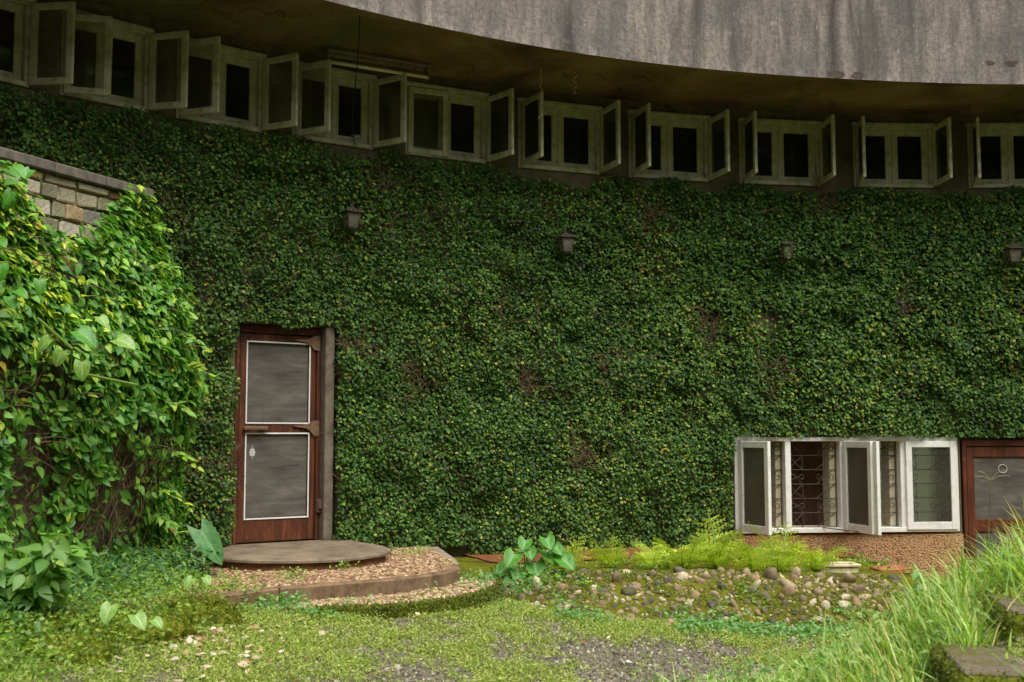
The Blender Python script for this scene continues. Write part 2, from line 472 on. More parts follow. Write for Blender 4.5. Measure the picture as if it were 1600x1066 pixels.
class MB:
    """collects vertices and faces, then links them as ONE mesh object"""
    def __init__(self):
        self.v, self.f, self.uv = [], [], []
    def quad(self, *pts, uv=None):
        i = len(self.v)
        self.v += [tuple(p) for p in pts]
        self.f.append(tuple(range(i, i + len(pts))))
        self.uv += uv if uv else [(0, 0)] * len(pts)
    def box(self, x0, x1, y0, y1, z0, z1, bev=0.0, T=None):
        b = min(bev, (x1 - x0) * .45, (y1 - y0) * .45, (z1 - z0) * .45)
        if b <= 0:
            P = [(x0, y0, z0), (x1, y0, z0), (x1, y1, z0), (x0, y1, z0), (x0, y0, z1), (x1, y0, z1), (x1, y1, z1), (x0, y1, z1)]
            F = [(0, 3, 2, 1), (4, 5, 6, 7), (0, 1, 5, 4), (1, 2, 6, 5), (2, 3, 7, 6), (3, 0, 4, 7)]
        else:
            P, F, idx = [], [], {}
            X, Y, Z = (x0, x1), (y0, y1), (z0, z1)
            for i in (0, 1):
                for j in (0, 1):
                    for q in (0, 1):
                        c = (X[i], Y[j], Z[q]); s = (1 - 2 * i, 1 - 2 * j, 1 - 2 * q)
                        for ax in range(3):           # vertex lying on the face of axis ax
                            p = [c[a] + (0 if a == ax else s[a] * b) for a in range(3)]
                            idx[(i, j, q, ax)] = len(P); P.append(tuple(p))
            g = lambda t, ax: idx[(*t, ax)]
            def add(lst):
                F.append(tuple(lst))
            cen = Vector(((x0 + x1) / 2, (y0 + y1) / 2, (z0 + z1) / 2))
            for ax in range(3):
                o1, o2 = [a for a in range(3) if a != ax]
                for s in (0, 1):
                    q = []
                    for (u, w) in ((0, 0), (1, 0), (1, 1), (0, 1)):
                        t = [0, 0, 0]; t[ax] = s; t[o1] = u; t[o2] = w
                        q.append(g(tuple(t), ax))
                    add(q)
            for ax in range(3):
                o1, o2 = [a for a in range(3) if a != ax]
                for u in (0, 1):
                    for w in (0, 1):
                        t0 = [0, 0, 0]; t1 = [0, 0, 0]
                        t0[ax] = 0; t1[ax] = 1
                        for t in (t0, t1):
                            t[o1] = u; t[o2] = w
                        add([g(tuple(t0), o1), g(tuple(t1), o1), g(tuple(t1), o2), g(tuple(t0), o2)])
            for i in (0, 1):
                for j in (0, 1):
                    for q in (0, 1):
                        add([idx[(i, j, q, 0)], idx[(i, j, q, 1)], idx[(i, j, q, 2)]])
            G = []
            for f in F:
                a, b_, c_ = (Vector(P[f[0]]), Vector(P[f[1]]), Vector(P[f[2]]))
                n = (b_ - a).cross(c_ - a)
                m = sum((Vector(P[q]) for q in f), Vector()) / len(f)
                G.append(f if n.dot(m - cen) > 0 else tuple(reversed(f)))
            F = G
        if T is not None:
            P = [tuple(T @ Vector(p)) for p in P]
        i = len(self.v)
        self.v += P
        for f in F:
            self.f.append(tuple(i + q for q in f))
            self.uv += [(0, 0)] * len(f)
    def tube(self, pts, r, sides=6, r1=None, cap=True):
        pts = [Vector(p) for p in pts]
        n = len(pts)
        i0 = len(self.v)
        ref = Vector((0, 0, 1))
        for k, p in enumerate(pts):
            d = (pts[min(k + 1, n - 1)] - pts[max(k - 1, 0)])
            d = d.normalized() if d.length > 1e-9 else Vector((0, 0, 1))
            a = d.cross(ref)
            if a.length < .05:
                a = d.cross(Vector((1, 0, 0)))
            a.normalize(); b = a.cross(d)
            rr = r if r1 is None else r + (r1 - r) * k / max(1, n - 1)
            for q in range(sides):
                an = 2 * PI * q / sides
                self.v.append(tuple(p + a * math.cos(an) * rr + b * math.sin(an) * rr))
        for k in range(n - 1):
            for q in range(sides):
                q2 = (q + 1) % sides
                self.f.append((i0 + k * sides + q, i0 + k * sides + q2, i0 + (k + 1) * sides + q2, i0 + (k + 1) * sides + q))
                self.uv += [(0, 0)] * 4
        if cap:
            self.f.append(tuple(i0 + q for q in reversed(range(sides)))); self.uv += [(0, 0)] * sides
            self.f.append(tuple(i0 + (n - 1) * sides + q for q in range(sides))); self.uv += [(0, 0)] * sides
    def mesh(self, name, material, smooth=False):
        me = bpy.data.meshes.new(name)
        me.from_pydata(self.v, [], self.f)
        if any(u != (0, 0) for u in self.uv):
            l = me.uv_layers.new(name='UVMap')
            l.data.foreach_set('uv', np.array(self.uv, dtype=np.float32).ravel())
        me.materials.append(material)
        if smooth:
            me.polygons.foreach_set('use_smooth', [True] * len(me.polygons))
        me.update()
        return me
    def build(self, name, material, parent=None, loc=(0, 0, 0), rot=(0, 0, 0), smooth=False):
        return link(name, self.mesh(name, material, smooth), parent, loc, rot)

def np_mesh(name, verts, tris, material, colors=None, smooth=False):
    me = bpy.data.meshes.new(name)
    nv, nf = len(verts), len(tris)
    me.vertices.add(nv)
    me.vertices.foreach_set('co', verts.astype(np.float32).ravel())
    me.loops.add(nf * 3)
    me.loops.foreach_set('vertex_index', tris.astype(np.int32).ravel())
    me.polygons.add(nf)
    me.polygons.foreach_set('loop_start', np.arange(0, nf * 3, 3, dtype=np.int32))
    me.polygons.foreach_set('loop_total', np.full(nf, 3, dtype=np.int32))
    if smooth:
        me.polygons.foreach_set('use_smooth', np.ones(nf, dtype=bool))
    me.update(calc_edges=True)
    if colors is not None:
        at = me.color_attributes.new('tint', 'FLOAT_COLOR', 'POINT')
        c4 = np.ones((nv, 4), dtype=np.float32)
        c4[:, :3] = colors
        at.data.foreach_set('color', c4.ravel())
    me.materials.append(material)
    return me

def unit(a):
    return a / np.maximum(np.linalg.norm(a, axis=-1, keepdims=True), 1e-9)

# leaf templates: x across, y towards the tip, z out of the blade
def tmpl_ivy():
    v = np.array([[0, 0, 0], [-.40, .22, .06], [-.34, .58, .09], [0, 1, -.06], [.34, .58, .06], [.40, .18, .10]])
    t = np.array([[0, 5, 1], [1, 4, 2], [1, 5, 4], [2, 4, 3]])
    return v, t
def tmpl_ovate(w=.30, droop=.22):
    ys = [0, .12, .35, .62, .84, 1.0]
    ws = [0, .62, 1.0, .78, .36, 0]
    v, t = [], []
    for y, q in zip(ys, ws):
        zc = -droop * y * y
        v += [[-w * q, y, zc + .25 * w * q], [0, y, zc], [w * q, y, zc + .25 * w * q]]
    for k in range(5):
        a = 3 * k; b = a + 3
        if k == 0:
            t += [[1, b + 1, b], [1, b + 2, b + 1]]
        elif k == 4:
            t += [[a, a + 1, b + 1], [a + 1, a + 2, b + 1]]
        else:
            t += [[a, a + 1, b + 1], [a, b + 1, b], [a + 1, a + 2, b + 2], [a + 1, b + 2, b + 1]]
    return np.array(v, float), np.array(t)
def tmpl_diamond(w=.3):
    return np.array([[0, 0, 0], [-w, .45, .07], [0, 1, -.05], [w, .45, .07]]), np.array([[0, 2, 1], [0, 3, 2]])
def tmpl_blade(w=.03, bend=.5):
    v, t = [], []
    for k, y in enumerate((0, .34, .68)):
        q = (1, .85, .55)[k]
        v += [[-w * q, y * (1 - .12 * bend * y), -bend * y * y], [w * q, y * (1 - .12 * bend * y), -bend * y * y]]
    v.append([0, 1 - .18 * bend, -bend])
    t = [[0, 1, 3], [0, 3, 2], [2, 3, 5], [2, 5, 4], [4, 5, 6]]
    return np.array(v, float), np.array(t)

def leaves(name, pos, nrm, tip, size, color, template, material, parent=None, width=None, kind=None, jitter=0):
    tv, tt = template
    nrm = unit(nrm)
    tip = unit(tip - nrm * np.sum(tip * nrm, 1, keepdims=True))
    side = np.cross(tip, nrm)
    N, K = len(pos), len(tv)
    sz = size[:, None, None]
    wx = sz if width is None else (size * width)[:, None, None]
    V = pos[:, None, :] + wx * tv[None, :, 0:1] * side[:, None, :] + sz * tv[None, :, 1:2] * tip[:, None, :] + sz * tv[None, :, 2:3] * nrm[:, None, :]
    T = tt[None] + (np.arange(N) * K)[:, None, None]
    C = np.repeat(color[:, None, :], K, 1)
    me = np_mesh(name, V.reshape(-1, 3), T.reshape(-1, 3), material, C.reshape(-1, 3))
    o = link(name, me, parent)
    if kind: o['kind'] = kind
    return o

def pick(cols, probs, n):
    c = np.array([q[:3] for q in cols])
    i = rng.choice(len(cols), n, p=np.array(probs) / sum(probs))
    out = c[i] * rng.uniform(.78, 1.22, (n, 1))
    return out

# cheap value noise on arrays
_tab = rng.random((64, 64, 64))
def vnoise(p, scale=1.0, octv=3):
    p = np.asarray(p, float) * scale + 100.0
    out = 0; amp = 1; tot = 0
    for _ in range(octv):
        i = np.floor(p).astype(int); f = p - i
        f = f * f * (3 - 2 * f)
        r = 0
        for dx in (0, 1):
            for dy in (0, 1):
                for dz in (0, 1):
                    w = (f[:, 0] if dx else 1 - f[:, 0]) * (f[:, 1] if dy else 1 - f[:, 1]) * (f[:, 2] if dz else 1 - f[:, 2])
                    r = r + w * _tab[(i[:, 0] + dx) % 64, (i[:, 1] + dy) % 64, (i[:, 2] + dz) % 64]
        out = out + amp * r; tot += amp
        amp *= .5; p = p * 2.03 + 17.3
    return out / tot
def sstep(x, a, b):
    t = np.clip((np.asarray(x, float) - a) / (b - a), 0, 1)
    return t * t * (3 - 2 * t)

# ------------------------------------------------------------------ the curved plan of the house
CX, CY, R = 5.3, 0.7, 13.1
def W(s, off=0.0, z=0.0):
    th = s / R
    return Vector((CX + (R - off) * math.sin(th), CY + (R - off) * math.cos(th), z))
def Wn(s, off, z):
    th = s / R
    return np.stack([CX + (R - off) * np.sin(th), CY + (R - off) * np.cos(th), z], 1)
def rzs(s):
    return -s / R            # rotation about z: local x runs along the wall, local -y towards the garden

# ------------------------------------------------------------------ ground
def lawn_z(X, Y):
    X = np.asarray(X, float); Y = np.asarray(Y, float)
    z = .25 - .09 * np.clip(X, -3, 0) - .10 * np.clip(X, 0, 2) - .04 * np.clip(9.2 - Y, 0, 8)
    bank = .96 * sstep(X - .72 * np.maximum(0, Y - 6.6), .85, 3.3) * (1 - sstep(Y, 7.5, 11.0)) * sstep(Y, 1.0, 4.5)
    z = z + bank
    z = z - .45 * sstep(X, 3.0, 4.6) * sstep(Y, 10.0, 11.5)
    z = z + .02 * (vnoise(np.stack([X.ravel(), Y.ravel(), 0 * X.ravel()], 1), 1.1, 3).reshape(X.shape) - .5) * (np.hypot(X, Y - 8) < 9)
    return z

def build_ground():
    a = np.concatenate([-np.geomspace(400, 6.2, 14), np.arange(-6, 7.01, .2), np.geomspace(7.2, 400, 14)])
    b = np.concatenate([-np.geomspace(400, 1.2, 14), np.arange(-1, 14.01, .2), np.geomspace(14.3, 400, 14)])
    X, Y = np.meshgrid(a, b, indexing='ij')
    Z = lawn_z(X, Y)
    nx, ny = X.shape
    V = np.stack([X.ravel(), Y.ravel(), Z.ravel()], 1)
    I = np.arange(nx * ny).reshape(nx, ny)
    q = np.stack([I[:-1, :-1], I[1:, :-1], I[1:, 1:], I[:-1, 1:]], -1).reshape(-1, 4)
    T = np.concatenate([q[:, [0, 1, 2]], q[:, [0, 2, 3]]])
    me = np_mesh('ground', V, T, M['ground'], smooth=True)
    bare = sstep(X, -1.6, -.4) * (1 - sstep(X, 1.2, 2.0)) * sstep(Y, 5.8, 6.6) * (1 - sstep(Y, 8.2, 9.0))
    at = me.attributes.new('bare', 'FLOAT', 'POINT')
    at.data.foreach_set('value', bare.ravel().astype(np.float32))
    tag(link('ground', me), kind='structure')
build_ground()

# ------------------------------------------------------------------ the house
house = empty('curved_house', (0, 0, 0))
tag(house, 'curved concrete house with ivy covered wall, ribbon windows and deep grey roof fascia', 'house')

SILL, HEAD = 4.63, 5.44
SOFF = 5.55
UP = [(.27, 1.22), (1.68, 2.63), (-1.14, -.19), (-2.58, -1.6), (-3.98, -3.01), (-5.36, -4.38), (-6.71, -5.79), (-7.99, -7.12), (-9.2, -8.35), (-10.3, -9.51), (-11.4, -10.61)]
DOOR = (-8.57, -7.46, .42, 2.74)
LOWIN = (-2.78, .02, .50, 1.66)
LODOOR = (.04, 1.14, -.6, 1.62)
holes = [(a - .03, b + .03, SILL, HEAD) for a, b in UP] + [DOOR, LOWIN, LODOOR]

def curved_grid(mb, S0, S1, Z0, Z1, off, holes=(), step=.22, flip=False):
    sb = set(np.round(np.arange(S0, S1 + 1e-6, step), 4)) | {S0, S1}
    zb = {Z0, Z1}
    for h in holes:
        sb |= {h[0], h[1]}; zb |= {h[2], h[3]}
    sb = sorted(q for q in sb if S0 <= q <= S1); zb = sorted(q for q in zb if Z0 <= q <= Z1)
    for s0, s1 in zip(sb, sb[1:]):
        for z0, z1 in zip(zb, zb[1:]):
            sm, zm = (s0 + s1) / 2, (z0 + z1) / 2
            if any(h[0] < sm < h[1] and h[2] < zm < h[3] for h in holes):
                continue
            mb.quad(W(s0, off, z0), W(s1, off, z0), W(s1, off, z1), W(s0, off, z1), uv=[(s0, z0), (s1, z0), (s1, z1), (s0, z1)])

# main wall with its openings and reveals
mb = MB()
curved_grid(mb, -17.0, 9.0, -1.2, SOFF, 0.0, holes)
TH = .28
for h in holes:
    a, b, z0, z1 = h
    for s in (a, b):
        mb.quad(W(s, 0, z0), W(s, -TH, z0), W(s, -TH, z1), W(s, 0, z1))
    n = 6
    for k in range(n):
        s0 = a + (b - a) * k / n; s1 = a + (b - a) * (k + 1) / n
        for z in (z0, z1):
            mb.quad(W(s0, 0, z), W(s1, 0, z), W(s1, -TH, z), W(s0, -TH, z))
mb.build('wall', M['wall'], house)
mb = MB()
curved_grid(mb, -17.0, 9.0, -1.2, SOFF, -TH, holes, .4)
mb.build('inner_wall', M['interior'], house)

# pebble-dash plinth under the lower windows, standing proud of the wall
mb = MB()
curved_grid(mb, -2.80, .035, -1.0, .485, .05)
n = 14
for k in range(n):
    s0 = -2.80 + 2.835 * k / n; s1 = -2.80 + 2.835 * (k + 1) / n
    mb.quad(W(s0, .05, .485), W(s1, .05, .485), W(s1, -.05, .485), W(s0, -.05, .485))
mb.quad(W(-2.80, .05, -1), W(-2.80, .05, .485), W(-2.80, -.01, .485), W(-2.80, -.01, -1))
mb.quad(W(.035, .05, -1), W(.035, .05, .485), W(.035, -.01, .485), W(.035, -.01, -1))
mb.build('plinth', M['plinth'], house)

# rooms behind the windows: back wall, floors and ceilings so that no daylight leaks in
mb = MB()
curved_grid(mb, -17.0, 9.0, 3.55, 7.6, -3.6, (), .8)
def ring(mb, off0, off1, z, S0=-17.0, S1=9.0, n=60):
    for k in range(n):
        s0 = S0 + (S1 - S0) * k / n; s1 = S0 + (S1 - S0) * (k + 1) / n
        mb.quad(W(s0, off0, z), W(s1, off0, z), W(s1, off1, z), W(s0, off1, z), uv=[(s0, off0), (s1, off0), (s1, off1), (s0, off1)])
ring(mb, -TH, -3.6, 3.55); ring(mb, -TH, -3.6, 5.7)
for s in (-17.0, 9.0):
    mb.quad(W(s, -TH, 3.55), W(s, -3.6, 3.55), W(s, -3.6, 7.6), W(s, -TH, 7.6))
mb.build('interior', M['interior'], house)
mb = MB()
BACK = [(-.62, .28, .10, 1.95), (-2.45, -1.80, .10, 1.95)]
curved_grid(mb, -17.0, 9.0, -1.2, 3.2, -1.7, BACK, .8)
ring(mb, -TH, -1.7, 3.2); ring(mb, -TH, -1.7, -.62)
for s in (-17.0, -9.3, -6.6, -3.2, 1.33, 9.0):
    mb.quad(W(s, -TH, -1.2), W(s, -1.7, -1.2), W(s, -1.7, 3.2), W(s, -TH, 3.2))
mb.build('interior', M['interior_low'], house)
mb = MB()        # sheer curtains before the windows in the far wall of that room
for (a_, b_, c_, d_) in BACK:
    for k in range(16):
        s0 = a_ - .06 + (b_ - a_ + .12) * k / 16; s1 = a_ - .06 + (b_ - a_ + .12) * (k + 1) / 16
        o0, o1 = -1.64 + .02 * math.sin(k * 1.3), -1.64 + .02 * math.sin((k + 1) * 1.3)
        mb.quad(W(s0, o0, c_ - .05), W(s1, o1, c_ - .05), W(s1, o1, d_ + .05), W(s0, o0, d_ + .05))
    mb.build('sheer_curtain', M['sheer'], house)
    mb = MB()
mb = MB()        # a brown curtain half drawn inside the lower room
for k in range(40):
    s0 = -2.15 + 1.0 * k / 40; s1 = -2.15 + 1.0 * (k + 1) / 40
    mb.quad(W(s0, -.75 + .03 * math.sin(k * .9), .0), W(s1, -.75 + .03 * math.sin((k + 1) * .9), .0), W(s1, -.75 + .03 * math.sin((k + 1) * .9), 1.9), W(s0, -.75 + .03 * math.sin(k * .9), 1.9))
mb.build('curtain', M['curtain'], house)

# soffit, fascia, roof
OV = 1.33
def ov(s):
    return OV + .10 * float(sstep(-s, 4, 11)) - .12 * float(sstep(s, -2.5, 2))
mb = MB()
ns = 90
for k in range(ns):
    s0 = -17 + 26 * k / ns; s1 = -17 + 26 * (k + 1) / ns
    rows = 5
    for r in range(rows):
        a0, a1 = r / rows, (r + 1) / rows
        mb.quad(W(s0, ov(s0) * a0, SOFF), W(s1, ov(s1) * a0, SOFF), W(s1, ov(s1) * a1, SOFF), W(s0, ov(s0) * a1, SOFF))
mb.build('soffit', M['soffit'], house)
mb = MB()
lip = MB()
zs_ = [SOFF - .035, SOFF, 5.9, 6.5, 7.1, 7.7]
for k in range(ns):
    s0 = -17 + 26 * k / ns; s1 = -17 + 26 * (k + 1) / ns
    o0, o1 = ov(s0) + .09, ov(s1) + .09
    for z0, z1 in zip(zs_, zs_[1:]):
        mb.quad(W(s0, o0, z0), W(s1, o1, z0), W(s1, o1, z1), W(s0, o0, z1), uv=[(s0, z0), (s1, z0), (s1, z1), (s0, z1)])
    z0 = SOFF - .035
    lip.quad(W(s0, o0, z0), W(s1, o1, z0), W(s1, o1 - .10, z0), W(s0, o0 - .10, z0), uv=[(s0, z0)] * 4)
    lip.quad(W(s0, o0 - .10, z0), W(s1, o1 - .10, z0), W(s1, o1 - .10, SOFF), W(s0, o0 - .10, SOFF), uv=[(s0, z0)] * 4)
    mb.quad(W(s0, o0, 7.7), W(s1, o1, 7.7), W(s1, -3.7, 7.7), W(s0, -3.7, 7.7), uv=[(s0, 7.7)] * 4)
lip.build('drip_edge', M['soffit'], house)
mb.build('roof_fascia', M['fascia'], house)
# spalled plaster patches on the fascia: dark hollows with a rim
def spall(s, z, w, h, seed):
    r = random.Random(seed)
    pts = []
    n = 14
    for k in range(n):
        a = 2 * PI * k / n
        q = r.uniform(.65, 1.15)
        pts.append((s + math.cos(a) * w * q, z + math.sin(a) * h * q))
    m_ = MB()
    o = ov(s) + .094
    m_.quad(*[W(p[0], o, p[1]) for p in pts])
    m_.build('spalled_patch', M['spall'], house)
M['spall'] = simple('bare_dark_plaster', S(92, 80, 74), .95, .1, 0, 25, S(70, 60, 56))
for a in ((.24, 5.75, .10, .035, 1), (-.02, 5.755, .06, .028, 2), (.86, 5.755, .09, .042, 3), (-1.98, 5.56, .13, .05, 4), (-1.72, 5.56, .09, .04, 5)):
    spall(*a)

# ---- windows of the upper ribbon
def frame_mesh(name, w, h, rail, depth, mat, bottom=None, bev=.004):
    """rectangular frame, origin at its lower left corner, blade thickness along y"""
    m = MB()
    b = rail if bottom is None else bottom
    m.box(0, rail, 0, depth, 0, h, bev)
    m.box(w - rail, w, 0, depth, 0, h, bev)
    m.box(rail, w - rail, .002, depth - .002, h - rail, h, bev)
    m.box(rail, w - rail, .002, depth - .002, 0, b, bev)
    return m.mesh(name, mat)

def pane_mesh(name, w, h, mat):
    m = MB()
    m.box(0, w, -.002, .002, 0, h)
    return m.mesh(name, mat)

def handle_mesh(mat, z=.36):
    m = MB()
    pts = [(0, 0, z + .05)] + [(0, -.035 * math.sin(a), z + .05 - .1 * (a / PI)) for a in np.linspace(0.25, PI - .25, 6)] + [(0, 0, z - .05)]
    m.tube(pts, .006, 5)
    return m.mesh('handle', mat)

ANG = {.27: (99, 92), 1.68: (96, 90), -1.14: (100, 90), -2.58: (93, 84), -3.98: (88, 92), -5.36: (85, 89), -6.71: (3, 102),
       -7.99: (63, 112), -9.2: (58, 114), -10.3: (30, 122), -11.4: (60, 125)}
handle_me = handle_mesh(M['iron'])
for (a, b) in UP:
    w = b - a + .04
    sm = (a + b) / 2
    zb = SILL + .01
    h = HEAD - SILL - .02
    m = MB()
    m.box(-w / 2, -w / 2 + .045, -.01, .10, 0, h, .004)
    m.box(w / 2 - .045, w / 2, -.01, .10, 0, h, .004)
    m.box(-w / 2 + .045, w / 2 - .045, -.008, .098, h - .06, h, .004)
    m.box(-w / 2 + .045, w / 2 - .045, -.03, .098, 0, .045, .004)
    m.box(-w / 2 - .02, w / 2 + .02, -.045, -.012, h - .035, h + .005, .004)      # drip moulding
    win = m.build('window', M['old_paint'], house, W(sm, 0, zb), (0, 0, rzs(sm)))
    lw = (w - .09) / 2 - .002
    for i in range(2):
        x0 = -w / 2 + .045 + i * (lw + .004)
        link('inner_sash', frame_mesh('inner_sash', lw, h - .107, .074, .035, M['old_paint']), win, (x0, .045, .046))
        link('glass_pane', pane_mesh('glass_pane', lw - .14, h - .227, M['glass']), win, (x0 + .07, .062, .046 + .06))
    al, ar = ANG[a]
    cw = (w - .05) / 2
    ch = h - .065
    cme = frame_mesh('casement', cw, ch, .06, .036, M['old_paint'])
    pme = pane_mesh('casement_glass', cw - .115, ch - .115, M['dusty_glass'])
    # the left sash swings about its left edge, the right one about its right edge
    for side, ang in ((1, al), (-1, ar)):
        hx = -side * (w / 2 - .02)
        rz = -math.radians(ang) if side == 1 else PI + math.radians(ang)
        q = link('casement', cme, win, (hx, -.035, .018), (0, 0, rz))
        Rm = Matrix.Rotation(rz, 4, 'Z')
        off = Rm @ Vector((.0575, .018, .0575))
        link('casement_glass', pme, win, (hx + off.x, -.035 + off.y, .018 + off.z), (0, 0, rz))
        off = Rm @ Vector((cw - .03, .018 - side * .018 + 0.0, 0))
        link('handle', handle_me, win, (hx + off.x, -.035 + off.y, .018), (0, 0, rz if side == -1 else rz + PI))
    if al < 10:
        win['label'] = 'ribbon window with its left casement shut'

# ---- lower window
lw_s = (-2.72 + 0) / 2
lz = .512
LWW, LWH = 2.73, 1.115
m = MB()
bx = [-LWW / 2, -.72, -.055, .685, LWW / 2]          # mullion centres, local x
m.box(bx[0], bx[0] + .05, -.02, .09, 0, LWH, .005)
m.box(bx[4] - .05, bx[4], -.02, .09, 0, LWH, .005)
m.box(bx[0] + .05, bx[4] - .05, -.018, .088, LWH - .05, LWH, .005)
m.box(bx[0] + .05, bx[4] - .05, -.035, .088, 0, .055, .005)
for x in bx[1:4]:
    m.box(x - .035, x + .035, -.016, .086, .055, LWH - .05, .005)
low = m.build('casement_window', M['white_paint'], house, W(lw_s, .07, lz), (0, 0, rzs(lw_s)))
low['label'] = 'white four light window with iron grilles and open casements'
lights = [(bx[0] + .05, bx[1] - .035), (bx[1] + .035, bx[2] - .035), (bx[2] + .035, bx[3] - .035), (bx[3] + .035, bx[4] - .05)]
# inner reveal, painted beige
m = MB()
y0, y1 = .10, .34
m.box(bx[0], bx[0] + .07, y0, y1, .0, LWH, .003)
m.box(bx[4] - .07, bx[4], y0, y1, .0, LWH, .003)
m.box(bx[0], bx[4], y0, y1, -.02, .06, .003)
for x in (-.12, .62, -.78):
    m.box(x - .05, x + .055, y0 + .02, y1, .06, LWH - .01, .003)
m.build('inner_reveal', M['beige_paint'], low)
# iron grille in every light
def grille(x0, x1, z0, z1):
    g = MB()
    r = .006
    y = .105
    w = x1 - x0
    g.tube([(x0 + .01, y, z0), (x0 + .01, y, z1)], r, 4); g.tube([(x1 - .01, y, z0), (x1 - .01, y, z1)], r, 4)
    n = 6
    dz = (z1 - z0) / n
    for k in range(n + 1):
        z = z0 + dz * k
        z = min(max(z, z0 + .004), z1 - .004)
        g.tube([(x0, y, z), (x1, y, z)], r * .8, 4)
    c1, c2 = x0 + w * .30, x0 + w * .62
    for k in range(n):
        z = z0 + dz * k
        if k % 2 == 0:
            g.tube([(x0 + .01, y, z), (c1, y, z + dz)], r * .8, 4); g.tube([(c1, y, z), (x0 + .01, y, z + dz)], r * .8, 4)
            g.tube([(c1, y, z), (c1, y, z + dz)], r * .7, 4)
            g.tube([(c2 - .03, y, z), (x1 - .02, y, z + dz)], r * .8, 4)
            g.tube([(c2 + .06, y, z), (c2 + .06, y, z + dz)], r * .7, 4)
        else:
            zc = z + dz / 2
            for cx_ in (x0 + .06, c1 - .01, c2 + .01, x1 - .06):
                g.tube([(cx_ + .028 * math.cos(t), y, zc + .028 * math.sin(t)) for t in np.linspace(0, 2 * PI, 11)], r * .7, 4, cap=False)
            g.tube([(x0 + .088, y, zc - .01), (c1 - .04, y, zc + .01)], r * .7, 4)
            g.tube([(c2 + .038, y, zc), (x1 - .09, y, zc)], r * .7, 4)
            g.tube([(x0 + .02, y, z + dz), (c1, y, z)], r * .7, 4)
            g.tube([(c2 - .02, y, z), (x1 - .05, y, z + dz)], r * .7, 4)
    return g
for (x0, x1) in lights:
    grille(x0, x1, .055, LWH - .05).build('grille', M['grille_iron'], low)
chh = LWH - .075
for i, side, ang in ((0, 1, 74), (1, -1, 97), (2, 1, 84), (3, -1, 0)):
    x0, x1 = lights[i]
    cw = x1 - x0 + .03
    me = frame_mesh('casement', cw, chh, .075, .042, M['white_paint'], .09)
    pm = pane_mesh('casement_glass', cw - .145, chh - .16, M['painted_glare_glass'] if ang else M['dirty_glare_glass'])
    hx = (x0 - .015) if side == 1 else (x1 + .015)
    rz = -math.radians(ang) if side == 1 else PI + math.radians(ang)
    y = -.055
    link('casement', me, low, (hx, y if ang else y + .042, .028), (0, 0, rz))
    Rm = Matrix.Rotation(rz, 4, 'Z')
    off = Rm @ Vector((.0725, .021, .0875))
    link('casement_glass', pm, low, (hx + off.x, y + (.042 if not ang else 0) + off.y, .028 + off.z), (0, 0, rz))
    if ang:
        off = Rm @ Vector((cw - .037, .021 - side * .021, 0))
        link('handle', handle_mesh(M['rust_iron'], .52), low, (hx + off.x, y + off.y, .03), (0, 0, rz if side == -1 else rz + PI))
        m = MB()       # stay bar
        e = Rm @ Vector((cw * .55, .02, 0))
        m.tube([(hx + e.x, y + e.y, .035), (hx + side * .25, -.03, .062)], .006, 5)
        m.build('stay', M['rust_iron'], low)

# ---- screen doors
def screen_door(name, s0, s1, z0, z1, off, wood, panels, label, fr=.045, stile=.10, right_gap=.0):
    sm = (s0 + s1) / 2
    w = s1 - s0
    h = z1 - z0
    m = MB()
    m.box(-w / 2, -w / 2 + fr, -.01, .10, 0, h, .006)
    m.box(w / 2 - fr, w / 2, -.01, .10, 0, h, .006)
    m.box(-w / 2 + fr, w / 2 - fr, -.008, .098, h - .075, h, .006)
    d = m.build(name, wood, house, W(sm, off, z0), (0, 0, rzs(sm)))
    d['label'] = label
    lw_ = w - 2 * fr - .012
    x0 = -lw_ / 2
    m = MB()
    hz = h - .085
    m.box(x0, x0 + stile, .005, .05, .01, hz, .005)
    m.box(-x0 - stile, -x0, .005, .05, .01, hz, .005)
    zz = .01
    for (a, b) in panels + [(hz, hz)]:
        m.box(x0 + stile, -x0 - stile, .007, .048, zz, a, .005)
        zz = b
    m.build('door_leaf', wood, d)
    for (a, b) in panels:
        link('fly_screen', pane_mesh('fly_screen', lw_ - 2 * stile, b - a, M['screen']), d, (x0 + stile, .03, a))
    return d, x0, lw_, stile

D0 = .602
d1, dx0, dlw, dst = screen_door('front_door', -8.54, -7.63, D0, 2.73, -.06, M['door_wood'],
                                [(.24, 1.06), (1.17, 1.96)], 'brown wooden screen door with two mesh panels in white beading', stile=.075)
def beading(x0, x1, z0, z1, t=.014):
    b_ = MB()
    b_.box(x0, x0 + t, -.004, .004, z0, z1, .002); b_.box(x1 - t, x1, -.004, .004, z0, z1, .002)
    b_.box(x0 + t, x1 - t, -.003, .003, z0, z0 + t, .002); b_.box(x0 + t, x1 - t, -.003, .003, z1 - t, z1, .002)
    return b_
for (a, b) in ((.24, 1.06), (1.17, 1.96)):
    o = beading(dx0 + dst - .012, -dx0 - dst + .012, a - .012, b + .012).build('white_beading', M['white_paint'], d1, (0, .0, 0))
m = MB()   # pull handle on the lock rail
m.box(-.13, .12, -.055, -.024, -.020, .018, .008); m.box(-.12, -.095, -.024, .008, -.01, .01, .003); m.box(.065, .09, -.024, .008, -.01, .01, .003)
m.build('handle', M['old_wood'], d1, (dx0 + .16, 0, 1.115))
M['hinge'] = simple('old_hinge', S(124, 96, 72), .7, .3, 0, 30, S(88, 66, 48))
